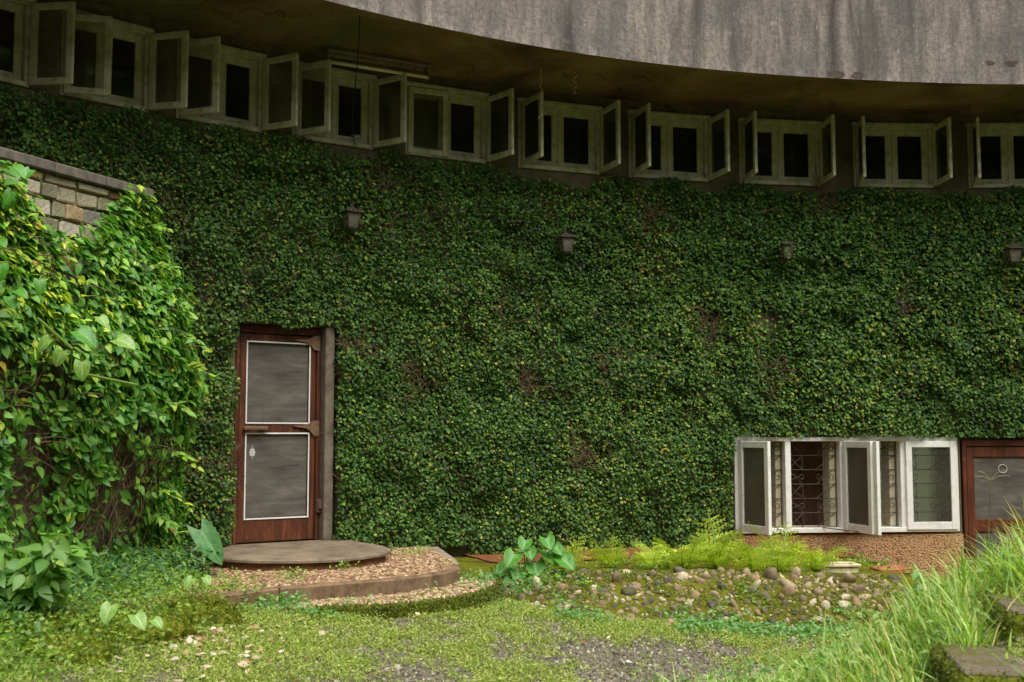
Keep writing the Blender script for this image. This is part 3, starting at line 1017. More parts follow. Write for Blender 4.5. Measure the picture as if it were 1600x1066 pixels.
def strap_hinge(z):
    h_ = MB()
    n = 10
    prof = [(-.03, .10), (.03, .095), (.06, .055), (.11, .024), (.18, .014), (.25, .005)]
    for (x_a, h_a), (x_b, h_b) in zip(prof, prof[1:]):
        for y in (-.022,):
            h_.quad((-x_a, y, h_a * .55), (-x_b, y, h_b * .55), (-x_b, y, -h_b), (-x_a, y, -h_a))
            h_.quad((-x_a, y, h_a * .55), (-x_a, .004, h_a * .55), (-x_b, .004, h_b * .55), (-x_b, y, h_b * .55))
            h_.quad((-x_a, y, -h_a), (-x_b, y, -h_b), (-x_b, .004, -h_b), (-x_a, .004, -h_a))
    h_.tube([(0.006, -.012, -.085), (.006, -.012, .055)], .014, 8)
    return h_.build('strap_hinge', M['hinge'], d1, (-dx0 + .002, .0, z))
strap_hinge(1.14); strap_hinge(2.00)
m = MB()
m.box(-.03, .03, -.05, .0, -.07, .07, .01); m.box(-.022, .022, -.075, -.05, -.03, .05, .008)
m.build('floor_bolt', M['rust_iron'], d1, (-dx0 + .035, 0, .34))
# small medallion on the lower mesh panel
m = MB()
pts = [(.030 * (1 + .14 * math.cos(8 * a)) * math.cos(a), -.0, .042 * (1 + .14 * math.cos(8 * a)) * math.sin(a)) for a in np.linspace(0, 2 * PI, 33)[:-1]]
m.quad(*pts)
m.tube([(0, 0, -.07), (0, 0, .075)], .003, 4)
m.build('medallion', M['medal'], d1, (dx0 + dst + .075, .024, .88))

# concrete jamb to the right of the front door
m = MB()
m.box(0, .10, -.04, .14, 0, 2.14, .01)
m.build('door_jamb', M['door_concrete'] if 'door_concrete' in M else M['slab'], house, W(-7.625, 0, .60), (0, 0, rzs(-7.6)))

d2, ex0, elw, est = screen_door('garden_door', .06, 1.10, -.55, 1.595, .03, M['red_wood'], [(.15, 1.06), (1.21, 1.94)], 'reddish brown screen door standing behind tall grass', stile=.085)
m = MB()
m.tube([(.05 * math.cos(t), 0, .05 * math.sin(t)) for t in np.linspace(0, 2 * PI, 21)], .006, 5, cap=False)
m.build('ring_mark', M['medal'], d2, (ex0 + est + .34, .022, 1.80))

# ------------------------------------------------------------------ ivy on the wall
def ivy_top(s):
    p = np.stack([s, 0 * s, 0 * s], 1)
    return 4.57 + .16 * (vnoise(p, 2.6, 4) - .5) * 2 + .05 * sstep(-s, 7, 10)
def ivy_ok(s, z):
    ok = z < ivy_top(s)
    bot = np.where(s < -6.0, .50, .31)
    ok &= z > bot
    p = np.stack([s, z, 0 * s], 1)
    j = .10 * (vnoise(p, 5.0, 3) - .5)
    ok &= ~((s > -8.62 + j * .7) & (s < -7.52 + j * .8) & (z < 2.75 + j * 1.2))
    ok &= ~((s > -2.80 + j * .6) & (s < 1.18 + j * .6) & (z < 1.645 + j * .5))
    return ok
ivy = empty('climbing_ivy', W(-4, 0, .3))
tag(ivy, 'dense dark green ivy covering the curved house wall from ground to ribbon windows', 'climbing plant')
def loc_off(o, par):
    o.location = -par.location
N = 300000
s = rng.uniform(-13.2, 3.2, N); z = rng.uniform(.3, 4.85, N)
k = ivy_ok(s, z)
p3 = np.stack([s, z, 0 * s], 1)
gap = vnoise(p3 + 31, 1.5, 4)
BALD = [(-5.75, 3.0, .20), (-3.05, 2.85, .16), (-4.25, 2.38, .15), (-6.6, 2.2, .12), (-7.1, 4.2, .16), (-5.35, 2.15, .10), (-.6, 3.1, .14), (-1.6, 4.35, .14), (-6.05, 1.2, .12), (-3.9, 4.1, .14), (-8.75, 1.25, .14), (.45, 2.6, .13), (-4.7, 1.35, .10), (-9.4, 3.6, .15), (-2.3, 2.3, .12), (-7.3, 2.45, .10)]
bald = np.zeros(N)
for bs, bz, br in BALD:
    bald = np.maximum(bald, np.exp(-(((s - bs) / 1.25) ** 2 + (z - bz) ** 2) / br ** 2 * (.6 + .8 * vnoise(p3 * 4 + 3, 2.0, 2))))
k &= (rng.random(N) < (sstep(gap, .16, .40) * .85 + .15) * (1 - .25 * bald))
s, z, p3 = s[k], z[k], p3[k]
n = len(s)
th = .06 + .11 * sstep(vnoise(p3, 3.4, 4), .3, .72) + .05 * vnoise(p3, 9, 2)
d = th * (1 - rng.random(n) ** 2.2 * .9)
pos = Wn(s, d + .005, z)
an = s / R
nw = np.stack([-np.sin(an), -np.cos(an), 0 * an], 1)
tw = np.stack([np.cos(an), -np.sin(an), 0 * an], 1)
up = np.array([[0, 0, 1.0]])
nr = nw * .75 + up * .55 + rng.normal(0, .42, (n, 3))
tp = -up * 1.0 + nw * .55 + tw * rng.normal(0, .75, (n, 1)) + rng.normal(0, .2, (n, 3))
size = rng.uniform(.023, .046, n) * (1 + .28 * sstep(s, -6, -1) * sstep(z, 1.5, 3))
col = pick([S(70, 106, 38), S(56, 90, 35), S(86, 122, 42), S(106, 138, 48), S(58, 94, 44)], [4, 3, 3, 1.8, 1.6], n)
yl = vnoise(p3 + 70, 1.1, 3)
front = (d > th * .75)
col *= (.54 + .66 * vnoise(p3 + 57, 3.4, 4))[:, None]
young = front & (rng.random(n) < .03 + .20 * sstep(yl, .42, .66) * (1 - .4 * sstep(-s, 3, 8)))
col[young] = pick([S(128, 148, 46), S(148, 156, 52), S(170, 150, 58), S(112, 140, 54)], [4, 3, 1, 3], young.sum())
dead = rng.random(n) < .012
col[dead] = pick([S(128, 96, 66), S(104, 78, 52), S(140, 116, 84)], [2, 3, 1], dead.sum())
fo = leaves('foliage', pos, nr, tp, size, col, tmpl_ivy(), M['ivy'], ivy, kind='stuff')
loc_off(fo, ivy)
# stems: thin brown runners close to the wall, more of them where leaves are sparse
def runners(name, cnt, mat, parent, gen, r=.003, sides=3):
    m = MB()
    for _ in range(cnt):
        pts = gen()
        if pts is not None:
            m.tube(pts, r * random.uniform(.7, 1.4), sides, cap=False)
    o = m.build(name, mat, parent)
    o['kind'] = 'stuff'
    return o
def ivy_runner():
    s0 = random.uniform(-11.5, 1.5); z0 = random.uniform(.5, 4.4)
    in_bald = random.random() < .45
    if in_bald:
        bs, bz, br = random.choice(BALD); s0 = random.gauss(bs, br * .8); z0 = random.gauss(bz, br * .7)
    q = np.array([[s0, z0, 0.0]]) + 31
    g = vnoise(np.array([[s0, z0, 0.0]]) + 31, 1.5, 4)[0]
    if random.random() > (1.0 if g < .40 or in_bald else .30):
        return None
    if not ivy_ok(np.array([s0]), np.array([z0]))[0]:
        return None
    a = random.gauss(PI / 2, .9); L = random.uniform(.12, .4)
    pts = []
    o0 = random.uniform(.03, .16)
    for k in range(5):
        pts.append(W(s0, o0 + .012 * k * random.random(), z0))
        s0 += math.cos(a) * L / 4; z0 += math.sin(a) * L / 4; a += random.gauss(0, .5)
    return pts
ro = runners('stem', 2600, M['ivy_twig'], ivy, ivy_runner, .0035)
loc_off(ro, ivy)

# ------------------------------------------------------------------ wall lanterns
def lantern(s, z, label, tilt=0, missing_roof=False):
    t = empty('wall_lantern', W(s, .31, z), rzs(s))
    t.scale = (.74, .74, .74)
    tag(t, label, 'lamp', 'lanterns along the ivy wall')
    m = MB()      # cage: four corner bars, two rings
    hb, ht, zb, zt = .062, .098, -.125, .075
    for sx in (-1, 1):
        for sy in (-1, 1):
            m.tube([(sx * hb, sy * hb, zb), (sx * ht, sy * ht, zt)], .009, 4)
    for hh, zz in ((hb, zb), (ht, zt)):
        for (x0, y0, x1, y1) in ((-1, -1, 1, -1), (1, -1, 1, 1), (1, 1, -1, 1), (-1, 1, -1, -1)):
            m.tube([(x0 * hh, y0 * hh, zz), (x1 * hh, y1 * hh, zz)], .010, 4)
    m.box(-hb, hb, -hb, hb, zb - .02, zb - .002, .004)
    m.build('lantern_frame', M['lamp_iron'], t)
    for q in range(4):
        c_, s_ = math.cos(q * PI / 2), math.sin(q * PI / 2)
        m = MB()
        f = lambda x, y, zz: (x * c_ - y * s_, x * s_ + y * c_, zz)
        a_ = [f(-hb + .006, -hb, zb), f(hb - .006, -hb, zb), f(ht - .006, -ht, zt), f(-ht + .006, -ht, zt)]
        m.quad(*a_); 
        m.build('pane', M['lamp_glass'], t)
    m = MB()      # hipped roof with a finial
    e = .128
    for q in range(4):
        c_, s_ = math.cos(q * PI / 2), math.sin(q * PI / 2)
        f = lambda x, y, zz: (x * c_ - y * s_, x * s_ + y * c_, zz)
        m.quad(f(-e, -e, zt + .004), f(e, -e, zt + .004), f(e, -e, zt + .018), f(-e, -e, zt + .018))
        m.quad(f(-e, -e, zt + .018), f(e, -e, zt + .018), f(.035, -.035, zt + .072), f(-.035, -.035, zt + .072))
        m.quad(f(-.035, -.035, zt + .072), f(.035, -.035, zt + .072), f(.012, -.012, zt + .095), f(-.012, -.012, zt + .095))
    m.quad((-e, -e, zt + .004), (-e, e, zt + .004), (e, e, zt + .004), (e, -e, zt + .004))
    m.tube([(0, 0, zt + .09), (0, 0, zt + .115)], .012, 6)
    m.build('lantern_roof', M['lamp_iron'], t)
    m = MB()      # hook and arm back to the wall
    m.tube([(0, 0, zt + .11), (.0, .0, zt + .15), (.02, .04, zt + .185), (.01, .10, zt + .19), (0, .20, zt + .16), (0, .30, zt + .15)], .006, 5)
    m.tube([(.03 * math.cos(a), 0, zt + .145 + .03 * math.sin(a)) for a in np.linspace(0, 2 * PI, 11)], .004, 4, cap=False)
    m.build('bracket', M['lamp_iron'], t)
    m = MB()
    prof = [(.001, -.055), (.03, -.045), (.042, -.015), (.036, .02), (.018, .045), (.016, .07)]
    for (r0, z0), (r1, z1) in zip(prof, prof[1:]):
        for q in range(10):
            a0, a1 = 2 * PI * q / 10, 2 * PI * (q + 1) / 10
            m.quad((r0 * math.cos(a0), r0 * math.sin(a0), z0), (r0 * math.cos(a1), r0 * math.sin(a1), z0), (r1 * math.cos(a1), r1 * math.sin(a1), z1), (r1 * math.cos(a0), r1 * math.sin(a0), z1))
    m.build('bulb', M['bulb'], t, smooth=True)
    t.rotation_euler[1] = tilt
    return t
lantern(-7.485, 3.82, 'weathered lantern on the ivy straight above the brown front door', .03)
lantern(-4.936, 3.76, 'lantern with a bright bulb on the ivy, second from the front door side', -.05)
lantern(-2.155, 3.80, 'faint lantern half swallowed by ivy above the white lower window', .02)
lantern(.64, 3.78, 'lantern on a thin hook at the right edge above the screen door behind grass', 0)
# ivy that has grown over the third lantern
N = 60
p_ = np.array(W(-2.15, .36, 3.90))[None] + rng.normal(0, 1, (N, 3)) * np.array([.11, .06, .06])
q_ = np.array(W(-2.22, .42, 3.79))[None] + rng.normal(0, 1, (N // 4, 3)) * np.array([.05, .04, .06])
p_ = np.concatenate([p_, q_]); N = len(p_)
o = leaves('foliage_over_lantern', p_, np.array([[0, -.8, .5]]) + rng.normal(0, .4, (N, 3)), np.array([[0, -.3, -1]]) + rng.normal(0, .5, (N, 3)),
           rng.uniform(.026, .045, N), pick([S(56, 90, 35), S(70, 106, 38)], [1, 1], N), tmpl_ivy(), M['ivy'], ivy, kind='stuff')
loc_off(o, ivy)

# ------------------------------------------------------------------ fluorescent fitting and wires under the soffit
A = Vector((-1.86, 11.30, 5.40)); B = Vector((-.87, 11.83, 5.40))
t = empty('fluorescent_lamp', (A + B) / 2, math.atan2(B.y - A.y, B.x - A.x))
tag(t, 'long unlit fluorescent tube lamp hanging under the brown soffit', 'lamp')
L = (B - A).length
m = MB(); m.box(-L / 2, L / 2, .06, .12, .085, .115, .005); m.build('channel', M['channel'], t)
for sx in (-1, 1):
    m = MB(); x = sx * L / 2; m.box(min(x, x - sx * .02), max(x, x - sx * .02), -.03, .12, -.03, .11, .004)
    m.build('end_bracket', M['channel'], t)
m = MB(); m.box(-L / 2, L / 2, -.035, -.028, .085, .112); m.build('front_rail', M['channel'], t)
m = MB(); m.tube([(-L / 2 + .02, -.01, -.012), (L / 2 - .02, -.01, -.012)], .019, 10); m.build('tube', M['tube'], t, smooth=True)
for x in (-.38, .38):
    m = MB(); m.tube([(x, .08, .11), (x, .08, .15)], .010, 6); m.build('hanger', M['iron'], t)
def wire(name, pts, r, mat, label, group=None):
    m = MB(); base = Vector(pts[0])
    m.tube([Vector(p) - base for p in pts], r, 5)
    o = m.build(name, mat, None, base)
    tag(o, label, 'wire', group)
pts = [W(-6.9, 1.45, 6.4) , W(-6.9, 1.44, 5.6), W(-6.92, 1.35, 5.50), W(-7.05, .9, 5.2), W(-7.18, .45, 4.9), W(-7.25, .12, 4.62)]
def cable_pts():
    a = Vector((-1.40, 10.22, 5.95)); out = []
    for k in range(16):
        f = k / 15
        out.append(a.lerp(Vector((-1.62, 11.55, 4.60)), f) + Vector((.02 * math.sin(f * 7), 0, -.28 * math.sin(f * PI))))
    return out
wire('cable', cable_pts(), .006, M['wire'], 'thin black cable hanging from the roof fascia past the tube lamp')
a = W(-5.45, .75, SOFF)
wire('wire', [a + Vector((.012 * math.sin(k * 1.9) * (k > 2), .01 * math.cos(k * 2.3), -.033 * k)) for k in range(17)] + [a + Vector((-.03, 0, -.55)), a + Vector((.01, 0, -.50))], .0055, M['pale_wire'], 'longer pale twisted wire dangling from the soffit above the windows')
a = W(-5.02, .75, SOFF)
wire('wire', [a + Vector((.02 * math.sin(k * 1.7), 0, -.03 * k)) for k in range(9)], .005, M['pale_wire'], 'short curled pale wire dangling from the soffit')

# ------------------------------------------------------------------ doorstep and pebbled terrace
TZ = .50
step = empty('doorstep', (-1.96, 10.65, TZ), math.atan2(.57, .82))
tag(step, 'worn rounded stone doorstep in front of the brown front door', 'doorstep')
def ushape(r, back, n=26):
    pts = [(r * math.cos(a), -r * math.sin(a)) for a in np.linspace(0, PI, n)]
    return [(r, back)] + pts + [(-r, back)]
def prism(pts, z0, z1, name, mat, par, wob=0, bev=.012):
    m = MB()
    n = len(pts)
    r_ = random.Random(3)
    P = [(x * (1 + wob * r_.uniform(-1, 1)), y * (1 + wob * r_.uniform(-1, 1))) for x, y in pts]
    I = [(x * (1 - bev / max(.2, math.hypot(x, y))), y * (1 - bev / max(.2, math.hypot(x, y)))) for x, y in P]
    m.quad(*[(x, y, z1) for x, y in reversed(I)])
    for k in range(n):
        a, b = k, (k + 1) % n
        m.quad((*P[a], z0), (*I[a], z1) if False else (*P[a], z1 - bev), (*P[b], z1 - bev), (*P[b], z0))
        m.quad((*P[a], z1 - bev), (*I[a], z1), (*I[b], z1), (*P[b], z1 - bev))
    return m.build(name, mat, par)
prism(ushape(.80, .82), -.05, .070, 'step_base', M['slab_base'], step, .004)
prism(ushape(.845, .82), .073, .104, 'step_slab', M['slab'], step, .008)

def P2(lst):
    return [Vector((x, y)) for x, y in lst]
kerb_line = P2([(-3.3, 7.75), (-2.75, 7.8), (-2.31, 7.98), (-2.11, 8.27), (-1.79, 8.66), (-1.46, 8.92), (-.98, 9.22), (-.64, 9.58), (-.47, 9.92), (-.46, 10.3)])
def smooth_line(pts, n=6):
    out = []
    for i in range(len(pts) - 1):
        p0 = pts[max(i - 1, 0)]; p1 = pts[i]; p2 = pts[i + 1]; p3 = pts[min(i + 2, len(pts) - 1)]
        for k in range(n):
            t_ = k / n
            out.append(.5 * ((2 * p1) + (-p0 + p2) * t_ + (2 * p0 - 5 * p1 + 4 * p2 - p3) * t_ ** 2 + (-p0 + 3 * p1 - 3 * p2 + p3) * t_ ** 3))
    out.append(pts[-1])
    return out
kl = smooth_line(kerb_line)
terrace = empty('pebbled_terrace', (-1.7, 10.2, TZ))
tag(terrace, 'pebble paved terrace with a curved cement kerb around the doorstep', 'terrace', kind='structure')
def sub(o):
    o.location = Vector(o.location) - terrace.location; return o
def strip(line, width, z0, z1, name, mat, par):
    """kerb of a given width set behind the line (towards +y)"""
    m = MB()
    L_ = []
    for i, p in enumerate(line):
        d_ = (line[min(i + 1, len(line) - 1)] - line[max(i - 1, 0)]).normalized()
        nrm = Vector((-d_.y, d_.x))
        L_.append((p, p + nrm * width))
    acc = 0
    for (a0, b0), (a1, b1) in zip(L_, L_[1:]):
        wv = .004 * math.sin(a0.x * 31) + .003 * math.sin(a0.x * 77)
        m.quad((*a0, z0), (*a1, z0), (*a1, z1 - .012), (*a0, z1 - .012))
        q0 = a0.lerp(b0, .12); q1 = a1.lerp(b1, .12)
        m.quad((*a0, z1 - .012), (*a1, z1 - .012), (*q1, z1), (*q0, z1))
        m.quad((*q0, z1), (*q1, z1), (*b1, z1), (*b0, z1))
        m.quad((*b0, z1), (*b1, z1), (*b1, z0), (*b0, z0))
    for (a, b) in (L_[0], L_[-1]):
        m.quad((*a, z0), (*b, z0), (*b, z1), (*a, z1))
    return m.build(name, mat, par)
# two kerb lengths with an open joint between them
cut = 25
for part in (kl[:cut + 1], kl[cut:]):
    pp = list(part)
    if pp[0] == kl[cut]:
        pp[0] = pp[0] + (pp[1] - pp[0]) * .16
    sub(strip(pp, .10, .25, TZ + .012, 'kerb', M['cement'], terrace))
# mortar bed under the pebbles
m = MB()
bed = [(p.x, p.y) for p in kl] + [(-.52, 10.9), (-.8, 12.3), (-2.0, 11.9), (-3.6, 10.9), (-4.2, 9.2)]
m.quad(*[(x, y, TZ - .012) for x, y in bed])
sub(m.build('mortar_bed', M['mortar'], terrace))
def inside(px, py, poly):
    r_ = np.zeros(len(px), bool)
    n = len(poly); j = n - 1
    for i in range(n):
        xi, yi = poly[i]; xj, yj = poly[j]
        c_ = ((yi > py) != (yj > py)) & (px < (xj - xi) * (py - yi) / (yj - yi + 1e-12) + xi)
        r_ ^= c_; j = i
    return r_
def ico(sub_=1):
    import bmesh
    bm = bmesh.new(); bmesh.ops.create_icosphere(bm, subdivisions=sub_, radius=1)
    v = np.array([q.co[:] for q in bm.verts]); f = np.array([[w_.index for w_ in q.verts] for q in bm.faces]); bm.free()
    return v, f
ICO1, ICO2, ICO3 = ico(1), ico(2), ico(3)
M['pebble'] = mat_leaf('pebble_stone', .8, 0, .2)
def pebbles(name, poly, zf, spacing, r0, r1, cols, probs, parent, tmpl=ICO1, flat=.55, extra=None):
    P = np.array(poly)
    xs = np.arange(P[:, 0].min(), P[:, 0].max(), spacing); ys = np.arange(P[:, 1].min(), P[:, 1].max(), spacing * .87)
    X, Y = np.meshgrid(xs, ys); X = X + (np.arange(len(ys)) % 2)[:, None] * spacing / 2
    X = X.ravel() + rng.normal(0, spacing * .16, X.size); Y = Y.ravel() + rng.normal(0, spacing * .16, Y.size)
    k = inside(X, Y, poly)
    if extra is not None: k &= extra(X, Y)
    X, Y = X[k], Y[k]; n = len(X)
    v, f = tmpl
    r = rng.uniform(r0, r1, n)
    ax = np.stack([r * rng.uniform(.85, 1.3, n), r * rng.uniform(.75, 1.0, n), r * flat * rng.uniform(.8, 1.2, n)], 1)
    a = rng.uniform(0, 2 * PI, n); ca, sa = np.cos(a)[:, None], np.sin(a)[:, None]
    vx = v[None, :, 0] * ax[:, None, 0]; vy = v[None, :, 1] * ax[:, None, 1]; vz = v[None, :, 2] * ax[:, None, 2]
    V = np.stack([X[:, None] + vx * ca - vy * sa, Y[:, None] + vx * sa + vy * ca, zf(X, Y)[:, None] + vz + rng.normal(0, .004, (n, 1))], -1)
    T = f[None] + (np.arange(n) * len(v))[:, None, None]
    C = np.repeat(pick(cols, probs, n)[:, None], len(v), 1)
    me = np_mesh(name, V.reshape(-1, 3), T.reshape(-1, 3), M['pebble'], C.reshape(-1, 3), smooth=True)
    o = link(name, me, parent); o['kind'] = 'stuff'
    return o
PEB = [S(168, 138, 106), S(138, 108, 80), S(186, 160, 126), S(116, 90, 66), S(154, 122, 92)]
peb_poly = [(p.x - .03, p.y + .10) for p in kl] + [(-.62, 10.9), (-.9, 12.1), (-2.0, 11.8), (-3.4, 10.8), (-4.0, 9.2)]
sub(pebbles('pebbles', peb_poly, lambda X, Y: TZ + 0 * X, .038, .017, .024, PEB, [4, 3, 2, 1.5, 3], terrace))
# lower crescent step, its edge grown over with moss
low_step = empty('crescent_step', (-.9, 9.0, .38))
tag(low_step, 'low crescent step of pale pebbles with a mossy front edge', 'step', kind='structure')
front = P2([(-1.85, 8.38), (-1.48, 8.47), (-1.11, 8.54), (-.79, 8.68), (-.46, 8.96), (-.26, 9.3), (-.13, 9.72), (-.11, 10.05)])
fl = smooth_line(front)
def sub2(o):
    o.location = Vector(o.location) - low_step.location; return o
sub2(strip(fl[6:], .06, .15, .40, 'mossy_edge', M['moss'], low_step))
cres = [(p.x, p.y + .05) for p in fl] + [(-.43, 10.2)] + [(p.x, p.y - .01) for p in reversed(kl[24:])]
m = MB(); m.quad(*[(x, y, .385) for x, y in cres]); sub2(m.build('mortar_bed', M['mortar'], low_step))
sub2(pebbles('pebbles', cres, lambda X, Y: .395 + 0 * X, .040, .018, .026, [S(168, 144, 112), S(142, 116, 86), S(186, 166, 132), S(112, 110, 50)], [4, 3, 2, 1], low_step))

# moss hanging over the crescent's edge
nn = 5000
i_ = rng.integers(6, len(fl) - 1, nn); f_ = rng.random(nn)
ax_ = np.array([[p.x, p.y] for p in fl])
xy_ = ax_[i_] * (1 - f_[:, None]) + ax_[i_ + 1] * f_[:, None] + rng.normal(0, .008, (nn, 2))
zz_ = rng.uniform(.27, .41, nn); top_ = rng.random(nn) < .35; zz_[top_] = .402; xy_[top_, 1] += rng.uniform(0, .07, top_.sum())
o = leaves('moss_tuft', np.stack([xy_[:, 0], xy_[:, 1] - .004, zz_], 1), np.array([[.2, -.8, .5]]) + rng.normal(0, .5, (nn, 3)), np.array([[0, -.4, -.2]]) + rng.normal(0, .6, (nn, 3)), rng.uniform(.012, .028, nn),
           pick([S(96, 106, 30), S(122, 128, 40), S(78, 84, 30), S(110, 140, 56)], [3, 2, 2, 1], nn), tmpl_diamond(.3), M['grass'], low_step, kind='stuff')
o.location = -low_step.location

# ------------------------------------------------------------------ planting ledge and stone bank
def bank_front(X):      # foot line
    return 9.45 + .55 * (1 - sstep(X, -.75, -.3)) - .10 * np.sin(X * 1.7) + .12 * sstep(X, 2.6, 3.4) + .25 * (1 - sstep(X, -.1, .4))
def ledge_z(X, Y):
    X = np.asarray(X, float); Y = np.asarray(Y, float)
    f0 = bank_front(X)
    t_ = np.clip((Y - f0) / 1.15, 0, 1)
    top = .42 - .07 * sstep(X, 1.6, 3.2) - .42 * sstep(X, 3.6, 5.2)
    foot = .20 - .13 * sstep(X, .2, 2.0)
    z = foot + (top - foot) * (1 - (1 - t_) ** 1.6)
    z = z - .05 * sstep(Y, f0 + 1.1, f0 + 2.2)
    p = np.stack([X.ravel(), Y.ravel(), 0 * X.ravel()], 1)
    return z + (.05 * (vnoise(p, 3.0, 3) - .5)).reshape(X.shape)
bank = empty('stone_bank', (1.7, 10.2, .2))
tag(bank, 'low bank of rounded stones set in moss below the ferns', 'stone bank', kind='structure')
xs = np.arange(-.78, 6.6, .07); ys = np.arange(9.3, 14.2, .07)
X, Y = np.meshgrid(xs, ys, indexing='ij')
f0 = bank_front(X)
Yc = np.maximum(Y, f0 - .05)
Z = ledge_z(X, Yc) - .35 * sstep(f0 + .02 - Y, -.05, .1)
V = np.stack([X.ravel(), Yc.ravel(), Z.ravel()], 1)
I = np.arange(X.size).reshape(X.shape)
q = np.stack([I[:-1, :-1], I[1:, :-1], I[1:, 1:], I[:-1, 1:]], -1).reshape(-1, 4)
me = np_mesh('mossy_earth', V, np.concatenate([q[:, [0, 1, 2]], q[:, [0, 2, 3]]]), M['bank_earth'], smooth=True)
o = link('mossy_earth', me, bank, -bank.location)
# moss cushions and small leaves between the stones
nn = 15000
X_ = rng.uniform(-.2, 3.5, nn); Y_ = bank_front(X_) + rng.uniform(-.02, 1.15, nn)
k_ = rng.random(nn) < sstep(vnoise(np.stack([X_, Y_, 0 * X_], 1) + 19, 4.0, 3), .34, .6)
X_, Y_ = X_[k_], Y_[k_]; nn = len(X_)
o = leaves('moss_tuft', np.stack([X_, Y_, ledge_z(X_, Y_) + rng.uniform(0, .02, nn)], 1), np.array([[0, -.5, .8]]) + rng.normal(0, .6, (nn, 3)), np.array([[0, -.1, .5]]) + rng.normal(0, .6, (nn, 3)),
           rng.uniform(.012, .03, nn), pick([S(112, 116, 34), S(96, 104, 30), S(134, 132, 46), S(110, 144, 56)], [3, 2, 2, 1], nn), tmpl_diamond(.3), M['grass'], bank, kind='stuff')
o.location = -bank.location
# red soil along the wall foot
mb = MB()
for a0 in np.arange(-6.05, -.05, .1):
    for q0 in np.arange(-.05, .9, .1):
        P_ = [W(a0, q0, 0), W(a0 + .1, q0, 0), W(a0 + .1, q0 + .1, 0), W(a0, q0 + .1, 0)]
        for p_ in P_:
            p_.z = float(ledge_z(np.array([p_.x]), np.array([p_.y]))[0]) + .012 + .05 * max(0, .3 - abs(q0 if p_ in P_[:2] else q0 + .1)) 
        mb.quad(*P_)
o = mb.build('soil_bed', M['soil'])
tag(o, kind='structure')
stone_me = []
for i in range(10):
    v, f = ICO2
    v = v.copy()
    r_ = np.random.default_rng(100 + i)
    nz = vnoise(v * 1.0 + i * 7.7, 1.0, 2)
    v = v * (0.72 + .56 * nz)[:, None]
    for _ in range(7):        # a few planes knock off the roundness
        d_ = unit(r_.normal(0, 1, (1, 3)))[0]; h_ = r_.uniform(.36, .66)
        k_ = v @ d_ - h_
        v = v - np.maximum(k_, 0)[:, None] * d_[None] * .85
    me = np_mesh('stone', v, f, M['bank_stone'], smooth=False)
    stone_me.append(me)
placed = []
tries = 0
while len(placed) < 298 and tries < 30000:
    tries += 1
    x = random.uniform(-.12, 3.5); f_ = float(bank_front(np.array([x]))[0])
    y = f_ + random.uniform(-.04, 1.12)
    r = random.choice([.03, .038, .045, .05, .055, .065, .075, .09])
    if any((x - a) ** 2 + ((y - b) * .95) ** 2 < ((r + c) * .92) ** 2 for a, b, c in placed):
        continue
    placed.append((x, y, r))
for x, y, r in placed:
    z = float(ledge_z(np.array([x]), np.array([y]))[0])
    o = link('stone', random.choice(stone_me), bank, Vector((x, y, z + r * random.uniform(-.40, -.08))) - bank.location,
             (random.uniform(0, 6), random.uniform(0, 6), random.uniform(0, 6)), (r * random.uniform(1.0, 1.6), r * random.uniform(.9, 1.25), r * random.uniform(.8, 1.1)))

# the smaller stones wedged between them
V_, F_, C_ = [], [], []
cnt = 0
for _ in range(9000):
    x = random.uniform(-.12, 3.5); y = float(bank_front(np.array([x]))[0]) + random.uniform(-.04, 1.12)
    r = random.uniform(.016, .03)
    if any((x - a) ** 2 + (y - b) ** 2 < ((r + c) * .9) ** 2 for a, b, c in placed): continue
    placed.append((x, y, r)); cnt += 1
    if cnt > 420: break
    v = np.array([q.co[:] for q in random.choice(stone_me).vertices]) * r * np.array([[random.uniform(1, 1.5), 1, .9]])
    an_ = random.uniform(0, 6); v = np.stack([v[:, 0] * math.cos(an_) - v[:, 1] * math.sin(an_), v[:, 0] * math.sin(an_) + v[:, 1] * math.cos(an_), v[:, 2]], 1)
    v += np.array([[x, y, float(ledge_z(np.array([x]), np.array([y]))[0]) - r * .1]])
    F_.append(ICO2[1] + 42 * len(V_)); V_.append(v)
    C_.append(np.repeat(pick([S(164, 144, 112), S(116, 104, 90), S(140, 120, 94), S(92, 86, 80), S(190, 176, 146)], [2, 2, 2, 2, 1], 1), 42, 0))
me = np_mesh('small_stones', np.concatenate(V_), np.concatenate(F_), M['pebble'], np.concatenate(C_))
o = link('small_stones', me, bank, -bank.location); o['kind'] = 'stuff'

# trough, clay slab
t = empty('plant_trough', (3.12, 11.25, float(ledge_z(np.array([3.12]), np.array([11.25]))[0]) - .06), .12)
tag(t, 'pale rectangular plant trough lying on the soil under the white window', 'planter')
m = MB()
w_, d_, h_ = .19, .10, .12
for (x0, x1, y0, y1) in ((-w_, w_, -d_, -d_ + .02), (-w_, w_, d_ - .02, d_), (-w_, -w_ + .02, -d_ + .02, d_ - .02), (w_ - .02, w_, -d_ + .02, d_ - .02)):
    m.box(x0, x1, y0, y1, 0, h_, .004)
for (x0, x1, y0, y1) in ((-w_ - .02, w_ + .02, -d_ - .02, -d_ + .018), (-w_ - .02, w_ + .02, d_ - .018, d_ + .02), (-w_ - .02, -w_ + .018, -d_ + .018, d_ - .018), (w_ - .018, w_ + .02, -d_ + .018, d_ - .018)):
    m.box(x0, x1, y0, y1, h_ + .002, h_ + .028, .006)
m.build('trough_body', M['planter'], t)
m = MB(); m.box(-w_ + .022, w_ - .022, -d_ + .022, d_ - .022, .02, h_ - .02); m.build('trough_soil', M['soil'], t)
m = MB()
o = link('clay_slab', None, None, (3.82, 11.6, float(ledge_z(np.array([3.82]), np.array([11.6]))[0]) + .03), (.04, -.03, .2)) if False else None
m.box(-.17, .17, -.12, .12, -.03, .03, .01)
